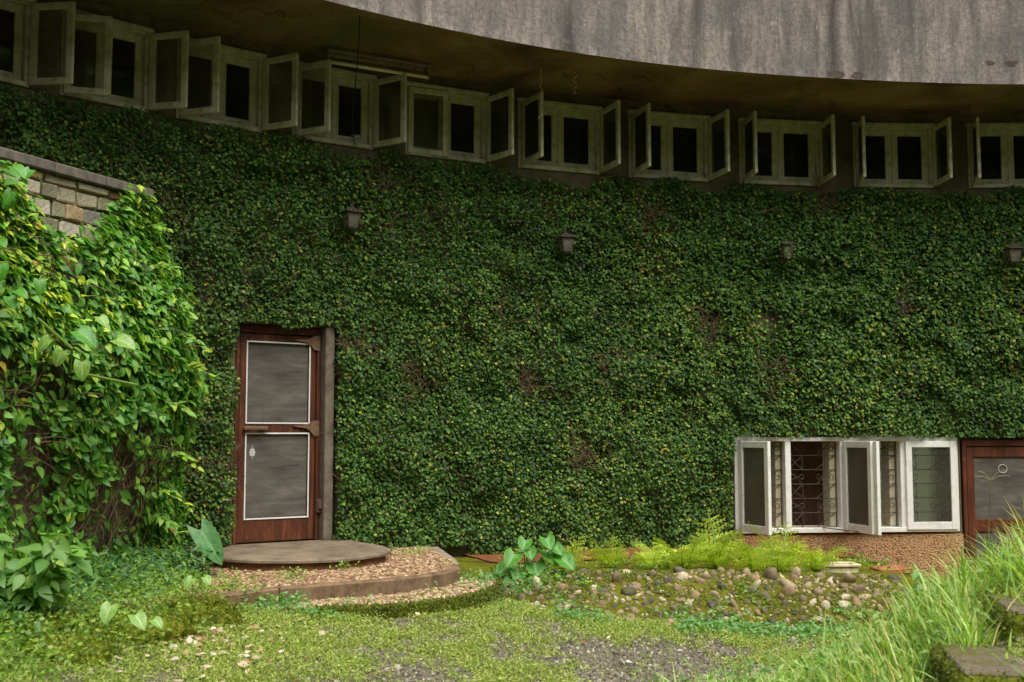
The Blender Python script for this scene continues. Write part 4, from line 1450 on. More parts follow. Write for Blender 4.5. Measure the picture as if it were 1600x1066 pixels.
o = m.build('clay_slab', M['clay'], None, (3.80, 11.7, float(ledge_z(np.array([3.80]), np.array([11.7]))[0]) + .02), (.04, -.03, .2))
tag(o, 'flat reddish slab lying beside the pale trough at the wall foot', 'slab')

# ------------------------------------------------------------------ stone garden wall on the left
WA = Vector((-3.07, 9.47)); WB = Vector((-3.64, 8.20))
wd = (WB - WA).normalized()                 # along the wall, towards the camera
wn_ = Vector((-wd.y, wd.x))                 # out of the face, to the right
if wn_.x < 0: wn_ = -wn_
WTOP = 3.69
def SW(a, out=0.0, z=0.0):
    bend = -.03 * max(0, a - 1.2) ** 2
    p = WA + wd * a + wn_ * (out + bend)
    return Vector((p.x, p.y, z))
wall_rot = math.atan2(-wd.y, -wd.x)         # local x runs from the camera end to the far end
gw = empty('stone_garden_wall', SW(0, 0, 0))
tag(gw, 'grey brown stone garden wall with concrete coping at the left, half hidden by creeper', 'wall')
def gsub(o):
    o.location = Vector(o.location) - gw.location; return o
m = MB()
na = 16
for k in range(na):
    a0, a1 = 5.0 * k / na, 5.0 * (k + 1) / na
    m.quad(SW(a0, -.02, -.3), SW(a1, -.02, -.3), SW(a1, -.02, WTOP - .07), SW(a0, -.02, WTOP - .07))
    m.quad(SW(a0, -.36, -.3), SW(a1, -.36, -.3), SW(a1, -.36, WTOP - .07), SW(a0, -.36, WTOP - .07))
    m.quad(SW(a0, -.02, WTOP - .07), SW(a1, -.02, WTOP - .07), SW(a1, -.36, WTOP - .07), SW(a0, -.36, WTOP - .07))
m.quad(SW(0, -.02, -.3), SW(0, -.36, -.3), SW(0, -.36, WTOP - .07), SW(0, -.02, WTOP - .07))
gsub(m.build('wall_core', M['mortar'], gw))
m = MB()
T = Matrix.Translation(SW(.055, -.17, 0)) @ Matrix.Rotation(wall_rot, 4, 'Z')
m.box(-.06, .06, -.185, .185, -.3, WTOP - .075, .008, T)
gsub(m.build('end_pier', M['coping'], gw))
a = -.06
while a < 4.6:
    L = random.uniform(.52, .62)
    m = MB()
    m.box(-L / 2 + .003, L / 2 - .003, -.235, .235, -.045, .035, .008)
    c_ = SW(a + L / 2, -.17, WTOP - .03)
    gsub(m.build('coping_slab', M['coping'], gw, c_, (random.gauss(0, .004), random.gauss(0, .004), wall_rot)))
    a += L
blk_me = []
for i in range(8):
    m = MB(); m.box(-.5, .5, -.5, .5, -.5, .5, .10)
    r_ = random.Random(50 + i)
    m.v = [tuple(Vector(p) + Vector((r_.uniform(-.06, .06), r_.uniform(-.05, .05), r_.uniform(-.07, .07)))) for p in m.v]
    blk_me.append(m.mesh('stone', M['wall_stone']))
z = WTOP - .075; row = 0
while z > 2.55:
    h = (.075 if row == 0 else random.uniform(.115, .15))
    a = .125
    while a < 2.5:
        L = random.uniform(.22, .34) if row == 0 else random.uniform(.12, .22)
        o = link('stone', random.choice(blk_me), gw, SW(a + L / 2, -.035 + random.uniform(-.012, .016), z - h / 2), (0, 0, wall_rot + random.gauss(0, .02)),
                 (L - .022, .10, h - .020))
        gsub(o)
        a += L
    z -= h; row += 1

# ------------------------------------------------------------------ creeper over the garden wall
cr = empty('leafy_creeper', SW(1.0, .3, .2))
tag(cr, 'bright green leafy creeper hanging over the stone garden wall on the left', 'climbing plant')
def csub(o):
    o.location = Vector(o.location) - cr.location; return o
def cr_th(a, z):
    p = np.stack([a, z, 0 * a], 1)
    t_ = .12 + .30 * np.exp(-((z - 2.15) / .85) ** 2) * (1 - .45 * sstep(a, .6, 1.8)) + .10 * sstep(1.3 - z, 0, 1)
    t_ = t_ + .30 * (vnoise(p + 5, 1.7, 3) - .5) + .14 * (vnoise(p + 9, 5.0, 2) - .5)
    return np.maximum(t_, .05)
def cr_top(a):
    a = np.asarray(a, float)
    return np.interp(a, [-.6, -.2, 0, .12, .35, .55, .75, 1.0, 1.2, 1.35, 1.55, 1.9, 3.4], [2.6, 3.05, 3.5, 3.62, 3.60, 3.40, 3.20, 3.08, 3.12, 3.34, 3.50, 3.52, 3.45])
N = 46000
a_ = rng.uniform(-.42, 3.3, N); z_ = rng.uniform(.28, 3.7, N)
pn = np.stack([a_, z_, 0 * a_], 1)
den = vnoise(pn + 51, 1.6, 4) + .14 * sstep(z_, 2.2, 2.7)
low = .62 * (1 - sstep(z_, .9, 2.5))
keep = (z_ < cr_top(a_) - .02 + .06 * rng.normal(0, 1, N)) & (rng.random(N) < sstep(den, .32 + .22 * low, .48 + .24 * low) * .93 + .07 - .03 * low)
keep &= ~((a_ < 0) & (rng.random(N) < .25))
a_, z_, pn = a_[keep], z_[keep], pn[keep]
n = len(a_)
th = cr_th(a_, z_) * np.where(a_ < 0, np.sqrt(np.clip(1 - (a_ / -.45) ** 2, .05, 1)), 1)
d = th * (1 - rng.random(n) ** 2 * .55) + .02
wa = np.array([WA.x, WA.y]); wdv = np.array([wd.x, wd.y]); wnv = np.array([wn_.x, wn_.y])
xy = wa[None] + a_[:, None] * wdv[None] + (d - .03 * np.maximum(0, a_ - 1.2) ** 2)[:, None] * wnv[None]
pos = np.stack([xy[:, 0], xy[:, 1], z_], 1)
# the face of the mass tilts up above its widest part
tiltup = np.clip((z_ - 1.9) * .7, -.2, 1.1)
nr = np.stack([np.full(n, wn_.x), np.full(n, wn_.y), .45 + tiltup], 1) + np.where(a_ < .1, .5, 0)[:, None] * np.array([[-wd.x, -wd.y, 0]]) + rng.normal(0, .55, (n, 3))
tp = np.stack([np.full(n, wn_.x * .7 - wd.x * .5), np.full(n, wn_.y * .7 - wd.y * .5), np.full(n, -.6)], 1) + rng.normal(0, .75, (n, 3))
size = rng.uniform(.046, .104, n) * np.where(a_ > 1.6, 1.12, 1)
frontness = (d / th)
hi = sstep(z_, 1.4, 2.6) * sstep(frontness, .75, 1.0)  # light from above put into the yellow-green of upper outer leaves
col = pick([S(92, 144, 54), S(114, 162, 62), S(74, 124, 52), S(140, 182, 68)], [3, 3, 2.4, 1.6], n)
yg = (rng.random(n) < .04 + .44 * hi * sstep(vnoise(pn + 88, 1.4, 3), .35, .7) * 1.4)
col[yg] = pick([S(184, 204, 70), S(200, 208, 80), S(164, 196, 70)], [3, 1.6, 3], yg.sum())
yy = rng.random(n) < .014
col[yy] = pick([S(206, 176, 60), S(160, 116, 56)], [1, 1], yy.sum())
csub(leaves('foliage', pos, nr, tp, size, col, tmpl_ovate(.30, .25), M['leaf'], cr, kind='stuff', width=rng.uniform(.8, 1.15, n)))
# bare dry twigs hanging inside, thick in the lower half
def hang():
    a = random.uniform(-.25, 3.2); z = random.triangular(.45, 3.0, 1.4)
    if z > float(cr_top(a)) - .15: return None
    t0 = float(cr_th(np.array([a]), np.array([z]))[0]) * random.uniform(.25, .9)
    if a < 0: t0 *= .6
    L = random.uniform(.15, .6); n_ = 8; pts = []
    an = random.gauss(-PI / 2, .75); cv = random.gauss(0, .9)
    for k in range(n_):
        pts.append(SW(a, max(.02, t0), max(.15, z)))
        a += math.cos(an) * L / 7; z += math.sin(an) * L / 7; t0 += random.gauss(0, .012)
        an += cv / 7 + random.gauss(0, .22)
    return pts
csub(runners('twig', 2600, M['twig'], cr, hang, .0022))
def arch():
    a = random.uniform(-.1, 2.4); z = random.uniform(1.4, 3.1)
    if z > float(cr_top(a)) - .05: return None
    t0 = float(cr_th(np.array([a]), np.array([z]))[0]) * random.uniform(.8, 1.05)
    L = random.uniform(.3, .8); pts = []
    da = -random.uniform(.2, 1.0)
    for k in range(8):
        f = k / 7
        pts.append(SW(a + da * f * L, t0 + .12 * math.sin(f * 2.6), z + .12 * f - .55 * L * f * f))
    return pts
csub(runners('vine_stem', 60, M['twig'], cr, arch, .0032, 4))
# sprays reaching out past the end of the wall, towards the door
def spray(a0, z0, out, L, drop, seed):
    r_ = np.random.default_rng(seed)
    p0 = np.array(SW(a0, out, z0)); dirv = np.array([.80, -.15, .25])
    f = np.linspace(0, 1, 12)
    pts = p0[None] + f[:, None] * L * dirv[None] + np.stack([0 * f, 0 * f, -drop * f ** 2], 1)
    m_ = MB(); m_.tube([tuple(q) for q in pts], .004, 4, .002)
    csub(m_.build('vine_stem', M['stalk'], cr))
    n_ = int(L * 55)
    fi = r_.uniform(.15, 1, n_)
    pos = p0[None] + fi[:, None] * L * dirv[None] + np.stack([0 * fi, 0 * fi, -drop * fi ** 2], 1)
    csub(leaves('spray_leaf', pos, np.array([[.1, -.5, .8]]) + r_.normal(0, .35, (n_, 3)), np.array([[.7, -.2, -.35]]) + r_.normal(0, .5, (n_, 3)),
                r_.uniform(.055, .09, n_), pick([S(150, 184, 66), S(112, 160, 64), S(176, 192, 70)], [2, 2, 1], n_), tmpl_ovate(.28, .25), M['leaf'], cr, kind='stuff'))
for i, q in enumerate([(.1, 3.35, .12, .25, .10), (.05, 2.75, .25, .30, .14), (.0, 2.45, .35, .34, .2), (.0, 2.2, .35, .46, .22), (.1, 1.9, .34, .32, .2), (.0, 1.5, .3, .36, .22), (.1, 1.2, .3, .34, .22), (.0, 2.65, .3, .25, .1), (.2, 3.0, .22, .35, .12), (.1, 1.0, .25, .3, .2)]):
    spray(*q, seed=300 + i)

# ------------------------------------------------------------------ big heart shaped leaves
def heart_mesh(name, mat, L=1.0, wmax=.44, lobe=.20, cup=.25, droop=.35, ny=9, nx=4):
    v, f, uv = [], [], []
    ys = np.linspace(-1, 1, ny)
    for j in range(ny):
        t_ = j / (ny - 1)
        # edge outline from the back lobe to the tip
        ang = t_
        w = wmax * math.sin(PI * (.17 + .83 * t_) ** .95) ** .62 if t_ < 1 else 0
        ye = -lobe + (1 + lobe) * t_ if t_ > 0 else -lobe
        ym = max(0, t_ * 1.15 - .15)
        for i in range(-nx, nx + 1):
            u = i / nx
            x = w * u
            y = ym * (1 - abs(u) ** 1.3) + ye * abs(u) ** 1.3
            zz = cup * abs(x) ** 1.3 - droop * max(y, 0) ** 2 + .02 * math.sin(abs(u) * 7 + y * 9)
            v.append((x * L, y * L, zz * L)); uv.append((x, y))
    K = 2 * nx + 1
    for j in range(ny - 1):
        for i in range(K - 1):
            a = j * K + i
            f.append((a, a + 1, a + K + 1, a + K))
    me = bpy.data.meshes.new(name)
    me.from_pydata(v, [], f)
    l = me.uv_layers.new(name='UVMap')
    li = np.zeros(len(me.loops), dtype=np.int32); me.loops.foreach_get('vertex_index', li)
    l.data.foreach_set('uv', np.array(uv, dtype=np.float32)[li].ravel())
    me.materials.append(mat)
    me.polygons.foreach_set('use_smooth', [True] * len(me.polygons))
    me.update()
    return me
H_PALE = heart_mesh('leaf', M['heart_pale'])
H_GREEN = heart_mesh('leaf', M['heart_green'])
H_ROUND = heart_mesh('leaf', M['heart_green'], wmax=.56, lobe=.30, cup=.40, droop=.20)
H_DARK = heart_mesh('leaf', M['heart_dark'], wmax=.30, lobe=.30, cup=.35, droop=.18)
def put_leaf(me, par, base, tipdir, normal, size, name='leaf'):
    y = Vector(tipdir).normalized(); z = Vector(normal)
    z = (z - y * z.dot(y)).normalized(); x = y.cross(z)
    mt = Matrix((x, y, z)).transposed().to_4x4()
    o = link(name, me, par)
    o.matrix_local = Matrix.Translation(Vector(base) - par.location) @ mt @ Matrix.Scale(size, 4)
    return o
def stalk(par, p0, p1, r=.006, sag=.05, mat='stalk'):
    p0, p1 = Vector(p0), Vector(p1)
    m_ = MB(); m_.tube([p0.lerp(p1, f) + Vector((0, 0, sag * math.sin(PI * f))) - par.location for f in np.linspace(0, 1, 7)], r, 5)
    return m_.build('stalk', M[mat], par)
# the pothos climbing through the creeper
pb = SW(1.22, .55, 2.22)
t = empty('heart_leaf_vine', pb)
tag(t, 'climbing vine with large pale heart shaped leaves in front of the creeper', 'vine')
root = pb + Vector((-.25, -.02, -.35))
for (dx, dy, dz, tx, tz, nx_, s_, me) in ((-.10, .0, .02, -.2, -.75, .4, .17, H_PALE), (.02, -.02, .16, .9, -.5, .3, .25, H_GREEN), (.30, -.04, .10, .95, -.25, .3, .22, H_PALE),
                                     (-.18, -.03, .10, -.6, -.6, .2, .17, H_PALE), (.06, -.04, -.06, .15, -.9, .2, .19, H_PALE), (-.28, 0, .02, -.3, -.8, .2, .16, H_GREEN), (.16, .0, .26, .5, -.4, .4, .15, H_PALE)):
    bp = pb + Vector((dx, dy - .05, dz))
    put_leaf(me, t, bp, (tx, -.25, tz), (nx_, -.75, .75), s_ * .66)
    stalk(t, bp + Vector((random.uniform(-.12, .02), .14, random.uniform(-.12, .02))), bp, .005, .03)
m = MB(); m.tube([SW(1.55, .5, 2.45) - pb, SW(1.35, .62, 2.25) - pb, pb + Vector((-.05, 0, -.12)) - pb, SW(.75, .66, 2.02) - pb], .010, 6)
m.build('stem', M['stalk'], t)
# more heart leaves scattered high on the left
hl = SW(1.95, .42, 3.05)
t = empty('heart_leaf_vine', hl)
tag(t, 'darker heart leaved vine at the upper left edge beside the stone wall', 'vine')
for i in range(15):
    bp = hl + Vector((random.uniform(-.4, .42), random.uniform(-.25, .2), random.uniform(-.6, .38)))
    put_leaf(random.choice([H_GREEN, H_GREEN, H_PALE]), t, bp, (random.uniform(-.5, .8), -.3, random.uniform(-.9, -.2)), (.3, -.6, .9), random.uniform(.085, .125))
    stalk(t, bp + Vector((random.uniform(-.1, .04), .14, random.uniform(-.1, .03))), bp, .005, .03)

# elephant ear leaf by the doorstep
eb = Vector((-2.62, 9.55, .50))
t = empty('elephant_ear_plant', eb)
tag(t, 'single long dusty green elephant ear leaf leaning beside the doorstep', 'plant')
put_leaf(H_DARK, t, (-2.53, 9.45, .88), (.60, -.1, -.80), (.35, -.85, .35), .33)
stalk(t, eb, (-2.53, 9.45, .88), .010, .05)

# small pothos on the moss at the front left
for (x, y, lab, spec_) in ((-2.38, 6.95, 'pale heart leaf plant sprouting low on the moss at the front left', ((.0, 0, .17, -.1, .17), (.16, -.05, .12, .6, .16), (.26, -.02, .09, .9, .11))),
                           (-2.12, 7.75, 'small two leaved pale seedling on the mossy rock near the terrace kerb', ((0, 0, .12, -.4, .12), (.08, 0, .13, .7, .10)))):
    bz = float(lawn_z(np.array([x]), np.array([y]))[0]) + (.16 if y > 7.5 else .06)
    t = empty('heart_leaf_plant', (x, y, bz)); tag(t, lab, 'plant')
    for (dx, dy, dz, tx, s_) in spec_:
        put_leaf(H_PALE, t, (x + dx, y + dy, bz + dz + .04), (tx, -.5, -.45), (.1, -.6, .9), s_ * .68)
        stalk(t, (x, y, bz), (x + dx, y + dy, bz + dz + .05), .004, .01)

# mossy rocks at the foot of the creeper
def rock(name, x, y, sx, sy, sz, rz, seed, lab, mat='moss', zoff=0.0):
    v, f = ICO3
    nz = vnoise(v + seed * 3.3, 1.6, 4)
    v = v * (.40 + 1.15 * nz)[:, None]
    v = np.sign(v) * np.abs(v) ** .85
    v = v * np.array([[sx, sy, sz]])
    me = np_mesh(name, v, f, M[mat], smooth=True)
    o = link(name, me, None, (x, y, float(lawn_z(np.array([x]), np.array([y]))[0]) + zoff), (0, 0, rz))
    tag(o, lab, 'rock')
    # moss fuzz and tiny leaves clinging to the upper side
    q = unit(rng.normal(0, 1, (5200, 3))); q = q[q[:, 2] > -.1]
    i = np.argmax(q @ unit(v / np.array([[sx, sy, sz]])).T, 1)
    pq = v[i] + rng.normal(0, .016, (len(q), 3))
    leaves('moss_tuft', pq, q + rng.normal(0, .5, (len(q), 3)), rng.normal(0, .6, (len(q), 3)) + q * .7, rng.uniform(.014, .034, len(q)),
           pick([S(112, 122, 36), S(138, 142, 48), S(96, 108, 34), S(124, 152, 58)], [3, 2, 2, 1], len(q)), tmpl_diamond(.25), M['grass'], o, kind='stuff')
    return o
rock('mossy_rock', -2.10, 7.85, .26, .18, .17, .3, 1, 'moss covered rock nearest the terrace kerb')
rock('mossy_rock', -2.40, 7.35, .34, .24, .13, .2, 2, 'low moss covered rock between the creeper foot and the lawn')
rock('mossy_rock', -2.58, 6.75, .28, .22, .12, -.2, 3, 'moss covered rock at the front left beside pale heart leaves')
rock('mossy_rock', -2.95, 7.15, .30, .26, .16, .1, 4, 'shaded mossy rock under the creeper at the far left')

# ------------------------------------------------------------------ ferns
def frond_mesh(L, seed):
    r_ = np.random.default_rng(seed)
    V, T, C = [], [], []
    def leaf(p, d, nrm, l, w, c):
        d = unit(np.array(d)[None])[0]; s_ = unit(np.cross(d, nrm)[None])[0]
        i = len(V)
        V.extend([p, p + d * l * .45 + s_ * w, p + d * l, p + d * l * .45 - s_ * w]); T.extend([[i, i + 1, i + 2], [i, i + 2, i + 3]]); C.extend([c] * 4)
    base = np.array(S(204, 220, 88)[:3]) * r_.uniform(.85, 1.1); dark = np.array(S(116, 146, 50)[:3])
    npair = 9
    up = np.array([0, -.35, .94])
    prev = None
    for k in range(npair + 1):
        f = k / npair
        y = L * (f - .10 * f * f); zz = -L * .34 * f * f
        p = np.array([.03 * math.sin(f * 3) * L, y, zz])
        if prev is not None:
            w = .005 * (1 - f) + .0015
            i = len(V); V.extend([prev + [-w, 0, 0], prev + [w, 0, 0], p + [w, 0, 0], p + [-w, 0, 0]]); T.extend([[i, i + 1, i + 2], [i, i + 2, i + 3]]); C.extend([dark] * 4)
        prev = p
        if f < .08: continue
        plen = L * .34 * (math.sin(PI * min(1, (f * .86 + .20))) ** .8) * r_.uniform(.85, 1.12) + .006
        for sx in (-1, 1):
            tw_ = r_.normal(0, .25)
            d = np.array([sx * .9, .38 + r_.normal(0, .08), -.15 - .3 * f + tw_])
            un = np.array([sx * tw_ * .8, -.35, .9])
            c = base * r_.uniform(.7, 1.2)
            dn = unit(d[None])[0]
            m_ = 4
            for q in range(m_):          # lobed pinna
                g = q / m_
                pp = p + dn * plen * (.04 + g * .9) + np.array([0, 0, -.14 * plen * g * g])
                for s2 in (-1, 1):
                    leaf(pp, np.array([sx * .62, .50 * s2 + .12, -.05]), un, plen * .25 * (1 - .6 * g), plen * .075 * (1 - .5 * g), c)
            leaf(p + dn * plen * .05, d, un, plen * .95, plen * .030, c)
    V = np.array(V); T = np.array(T); C = np.array(C)
    return np_mesh('frond', V, T, M['leaf'], C)
FR = [frond_mesh(.34, 11), frond_mesh(.30, 12), frond_mesh(.26, 13)]
def fern(x, y, n_, s_, lab, upright=.95, name='fern', zz=None):
    z0 = float(ledge_z(np.array([x]), np.array([y]))[0]) if zz is None else zz
    t = empty(name, (x, y, z0))
    tag(t, lab, 'fern', 'ferns on the ledge above the stone bank')
    for k in range(n_):
        az = 2 * PI * k / n_ + random.uniform(-.4, .4)
        el = random.uniform(.55, 1.1) if k % 3 else random.uniform(1.0, 1.4)
        o = link('frond', random.choice(FR), t, (random.uniform(-.03, .03), random.uniform(-.03, .03), 0), scale=(s_ * random.uniform(.7, 1.4),) * 3)
        o.rotation_euler = (el * upright + .15, random.uniform(-.2, .2), az)
        o.rotation_mode = 'XYZ'
for q in ((.50, 11.05, 9, .80, 'small fern right beside the large round leaved plant'), (.95, 11.25, 9, .82, 'pale fern second from the round leaved plant'),
          (1.28, 11.0, 8, .70, 'short fern low at the top of the stone bank, left of the big fern clump'), (1.62, 11.1, 10, .95, 'bushy yellow green fern left of the tallest clump'),
          (1.95, 11.3, 11, 1.08, 'tall bright fern in the middle of the clump against the ivy'), (2.22, 11.05, 10, .98, 'bright fern on the right of the main clump'),
          (1.45, 11.45, 8, .8, 'fern at the back of the row close to the ivy'), (2.52, 11.15, 7, .70, 'low fern hanging over the stones right of the main clump'), (2.62, 11.6, 9, 1.05, 'upright fern under the left end of the white window'), (2.88, 11.3, 9, .80, 'darker fern left of the pale trough')):
    fern(q[0], q[1] - .22, q[2] + 1, q[3] * 1.38, q[4])

# round-leaved plant at the left end of the bank
rp = Vector((.10, 10.35, .36))
t = empty('round_leaf_plant', rp)
tag(t, 'broad round leaved plant at the left end of the stone bank', 'plant')
for (dx, dz, s_, tx) in ((-.08, .24, .20, -.4), (.10, .16, .22, .1), (.22, .26, .23, .5), (.34, .20, .21, .8), (.02, .36, .16, -.2), (.20, .38, .17, .3), (-.16, .12, .16, -.7), (.12, .05, .17, 0), (.32, .06, .15, .6), (-.1, .02, .15, -.5), (.05, .28, .15, .2), (.28, .30, .14, .6), (-.04, .08, .16, -.1), (.24, .0, .14, .3)):
    bp = rp + Vector((dx, random.uniform(-.12, .02), dz))
    put_leaf(H_ROUND, t, bp, (tx, -.55, -.55), (.1, -.75, .7), s_ * .72)
    stalk(t, rp, bp, .005, .02)

# ------------------------------------------------------------------ low weeds
def scatter(name, X, Y, Z, size, cols, probs, tmpl, mat, label=None, cat=None, up=.8, spread=.5, lean=None, parent=None, h=0.0, width=None):
    n_ = len(X)
    nr = np.stack([0 * X, 0 * X - .25, 0 * X + up], 1) + rng.normal(0, spread, (n_, 3))
    a = rng.uniform(0, 2 * PI, n_)
    tp = np.stack([np.cos(a), np.sin(a), rng.uniform(-.15, .45, n_)], 1)
    o = leaves(name, np.stack([X, Y, Z + h], 1), nr, tp, size, pick(cols, probs, n_), tmpl, M[mat], parent, width=width)
    if parent is None:
        tag(o, label, cat, None, 'stuff')
    else:
        o['kind'] = 'stuff'
    return o
def tuft_points(n_t, per, xr, yr, dens, rad, hmax):
    X = rng.uniform(*xr, n_t); Y = rng.uniform(*yr, n_t)
    k = rng.random(n_t) < dens(X, Y)
    X, Y = X[k], Y[k]
    X = np.repeat(X, per) + rng.normal(0, rad, len(X) * per); Y = np.repeat(Y, per) + rng.normal(0, rad, len(Y) * per)
    H = rng.random(len(X)) ** 1.5 * hmax
    return X, Y, H
def ok_lawn(X, Y):
    return (~inside(X, Y, bed)) & (~inside(X, Y, cres)) & (Y < bank_front(X) + .12 + 9 * (X < -.3)) & ~((X < -2.2) & (Y > 7.9))
def lawn_d(X, Y):
    p = np.stack([X, Y * .6, 0 * X], 1)
    b_ = sstep(X, -1.6, -.4) * (1 - sstep(X, 1.2, 2.0)) * sstep(Y, 5.8, 6.6) * (1 - sstep(Y, 8.4, 9.1))
    d_ = sstep(.55 * vnoise(p + 3, 1.3, 4) + .55 * vnoise(p + 7, 5.5, 3) - .13 * b_, .40, .62)
    return (d_ * .95 + .03) * ok_lawn(X, Y)
X, Y, H = tuft_points(36000, 7, (-3.6, 3.6), (5.5, 9.9), lawn_d, .028, .035)
scatter('lawn_weeds', X, Y, lawn_z(X, Y), rng.uniform(.012, .026, len(X)), [S(148, 164, 74), S(170, 182, 94), S(122, 142, 60), S(188, 192, 116)], [3, 3, 2, 1.6], tmpl_diamond(.30), 'grass',
        'patchy yellow green moss and weeds growing over the gravel yard', 'weeds', h=H + .004)
# loose gravel where the yard is bare
X = rng.uniform(-3.2, 3.2, 30000); Y = rng.uniform(5.6, 9.6, 30000)
k = (rng.random(30000) < .9 * (1 - np.clip(lawn_d(X, Y), 0, 1)) ** 1.5) & ok_lawn(X, Y)
X, Y = X[k], Y[k]; n_ = len(X)
v, f = ICO1
r_ = rng.uniform(.006, .015, n_) * np.where(rng.random(n_) < .06, 1.8, 1)
V = np.stack([X, Y, lawn_z(X, Y)], 1)[:, None] + v[None] * (r_[:, None] * rng.uniform(.6, 1.2, (n_, 3)))[:, None, :]
me = np_mesh('gravel', V.reshape(-1, 3), (f[None] + (np.arange(n_) * len(v))[:, None, None]).reshape(-1, 3), M['pebble'],
             np.repeat(pick([S(126, 118, 102), S(94, 87, 76), S(166, 158, 140), S(72, 66, 58)], [4, 3, 1.5, 2], n_)[:, None], len(v), 1).reshape(-1, 3))
tag(link('gravel', me), 'loose grey gravel showing through the moss of the yard', 'gravel', None, 'stuff')
# fine short grass in the lawn
X, Y, H = tuft_points(11000, 5, (-3.4, 3.4), (5.5, 9.8), lambda a, b: lawn_d(a, b) * .8, .02, .0)
n_ = len(X); a = rng.uniform(0, 2 * PI, n_)
o = leaves('short_grass', np.stack([X, Y, lawn_z(X, Y)], 1), np.stack([np.cos(a), np.sin(a), .3 + 0 * a], 1), np.stack([.5 * np.cos(a), .5 * np.sin(a), .8 + 0 * a], 1),
           rng.uniform(.03, .085, n_), pick([S(150, 170, 74), S(128, 150, 58), S(184, 188, 110)], [3, 2, 1], n_), tmpl_blade(.045, .5), M['grass'])
tag(o, 'short pale grass tufts scattered over the yard', 'grass', None, 'stuff')
# bluish clover weeds along the foot of the bank, the kerb and the terrace edges
def weed_d(X, Y):
    f_ = bank_front(X)
    p = np.stack([X, Y, 0 * X], 1)
    ft = np.exp(-((Y - f_ + .06) / .20) ** 2) * (X > -.1) * (X < 4)
    left = np.exp(-((X + .15) / .28) ** 2) * (Y > 9.2) * (Y < 10.6)
    k_ = np.zeros(len(X))
    for q in kl[14:30:2]:
        k_ = np.maximum(k_, np.exp(-((X - q.x) ** 2 + (Y - q.y + .10) ** 2) / .02))
    gz = np.exp(-((X + 1.6) / .7) ** 2 - ((Y - 8.2) / .28) ** 2)
    return np.clip((ft * .9 + left * .7 + k_ * .45 * (vnoise(p, 3, 2) > .5) + gz * .6) * sstep(vnoise(p + 23, 2.2, 3), .34, .6), 0, 1)
X, Y, H = tuft_points(14000, 8, (-3.0, 4.0), (8.3, 10.9), weed_d, .035, .075)
zw = np.where((X > -.2) & (Y > bank_front(X)), ledge_z(X, Y), lawn_z(X, Y)); zw = np.where(inside(X, Y, cres), .40, zw)
k = ~inside(X, Y, bed)
X, Y, H, zw = X[k], Y[k], H[k], zw[k]
scatter('clover_weeds', X, Y, zw, rng.uniform(.022, .042, len(X)), [S(120, 166, 92), S(104, 150, 90), S(140, 178, 88), S(96, 140, 60)], [3, 3, 2, 2], tmpl_diamond(.36), 'leaf',
        'bluish green clover weeds along the foot of the stone bank and kerb', 'weeds', h=H + .01)
# weeds on the ledge among the ferns and on the stones
X, Y, H = tuft_points(1800, 9, (-.1, 4.2), (9.7, 12.8), lambda a, b: (sstep(vnoise(np.stack([a, b, 0 * a], 1) + 61, 2.0, 3), .48, .66) * np.where(b < bank_front(a) + 1.1, .40, .22)) * (b > bank_front(a)), .05, .09)
scatter('ledge_weeds', X, Y, ledge_z(X, Y), rng.uniform(.025, .05, len(X)), [S(104, 146, 52), S(130, 164, 58), S(88, 128, 50), S(150, 172, 62)], [3, 3, 2, 1], tmpl_ovate(.26, .2), 'leaf',
        'low green weeds between the ferns on the ledge', 'weeds', h=H + .01)
# weeds on the terrace pebbles and around the step
X, Y, H = tuft_points(500, 9, (-3.4, -.5), (8.8, 11.6), lambda a, b: inside(a, b, peb_poly) * (sstep(vnoise(np.stack([a, b, 0 * a], 1) + 11, 2.6, 2), .60, .70)), .045, .05)
scatter('terrace_weeds', X, Y, TZ + .02 + 0 * X, rng.uniform(.018, .035, len(X)), [S(112, 148, 56), S(140, 168, 66)], [1, 1], tmpl_diamond(.34), 'leaf',
        'small weeds sprouting between the terrace pebbles', 'weeds', h=H)
# dark spear-leaved undergrowth at the foot of the creeper
def und_d(X, Y):
    line_x = -3.01 - .41 * (9.6 - Y) / .91
    e = X - line_x
    return np.clip(np.exp(-((e - .50 - .25 * sstep(8.6 - Y, 0, 2)) / .50) ** 2) * (e > .08) * sstep(vnoise(np.stack([X, Y, 0 * X], 1) + 33, 2.0, 3), .30, .52), 0, 1) * (~inside(X, Y, [(p.x, p.y) for p in kl] + [(-.4, 12), (-2.2, 11.5)]) | (X < -2.45))
X, Y, H = tuft_points(2600, 12, (-4.3, -1.9), (5.6, 9.6), und_d, .06, .24)
scatter('undergrowth', X, Y, lawn_z(X, Y), rng.uniform(.045, .085, len(X)), [S(84, 124, 58), S(70, 110, 60), S(100, 140, 62), S(124, 158, 66)], [3, 3, 2, 1], tmpl_ovate(.17, .25), 'leaf',
        'dark spear leaved undergrowth at the foot of the creeper', 'undergrowth', h=H + .02)
# small moss leaves over the rocks
X, Y, H = tuft_points(6500, 7, (-3.8, -1.8), (5.6, 8.9), lambda a, b: .7 * np.exp(-((a + 2.45 + .22 * (8.4 - b)) / .42) ** 2), .04, .20)
scatter('creeping_weeds', X, Y, lawn_z(X, Y), rng.uniform(.018, .04, len(X)), [S(128, 158, 58), S(104, 140, 52), S(150, 170, 70)], [3, 2, 1], tmpl_diamond(.36), 'leaf',
        'light green creeping weeds over the mossy rocks at the left', 'weeds', h=H)
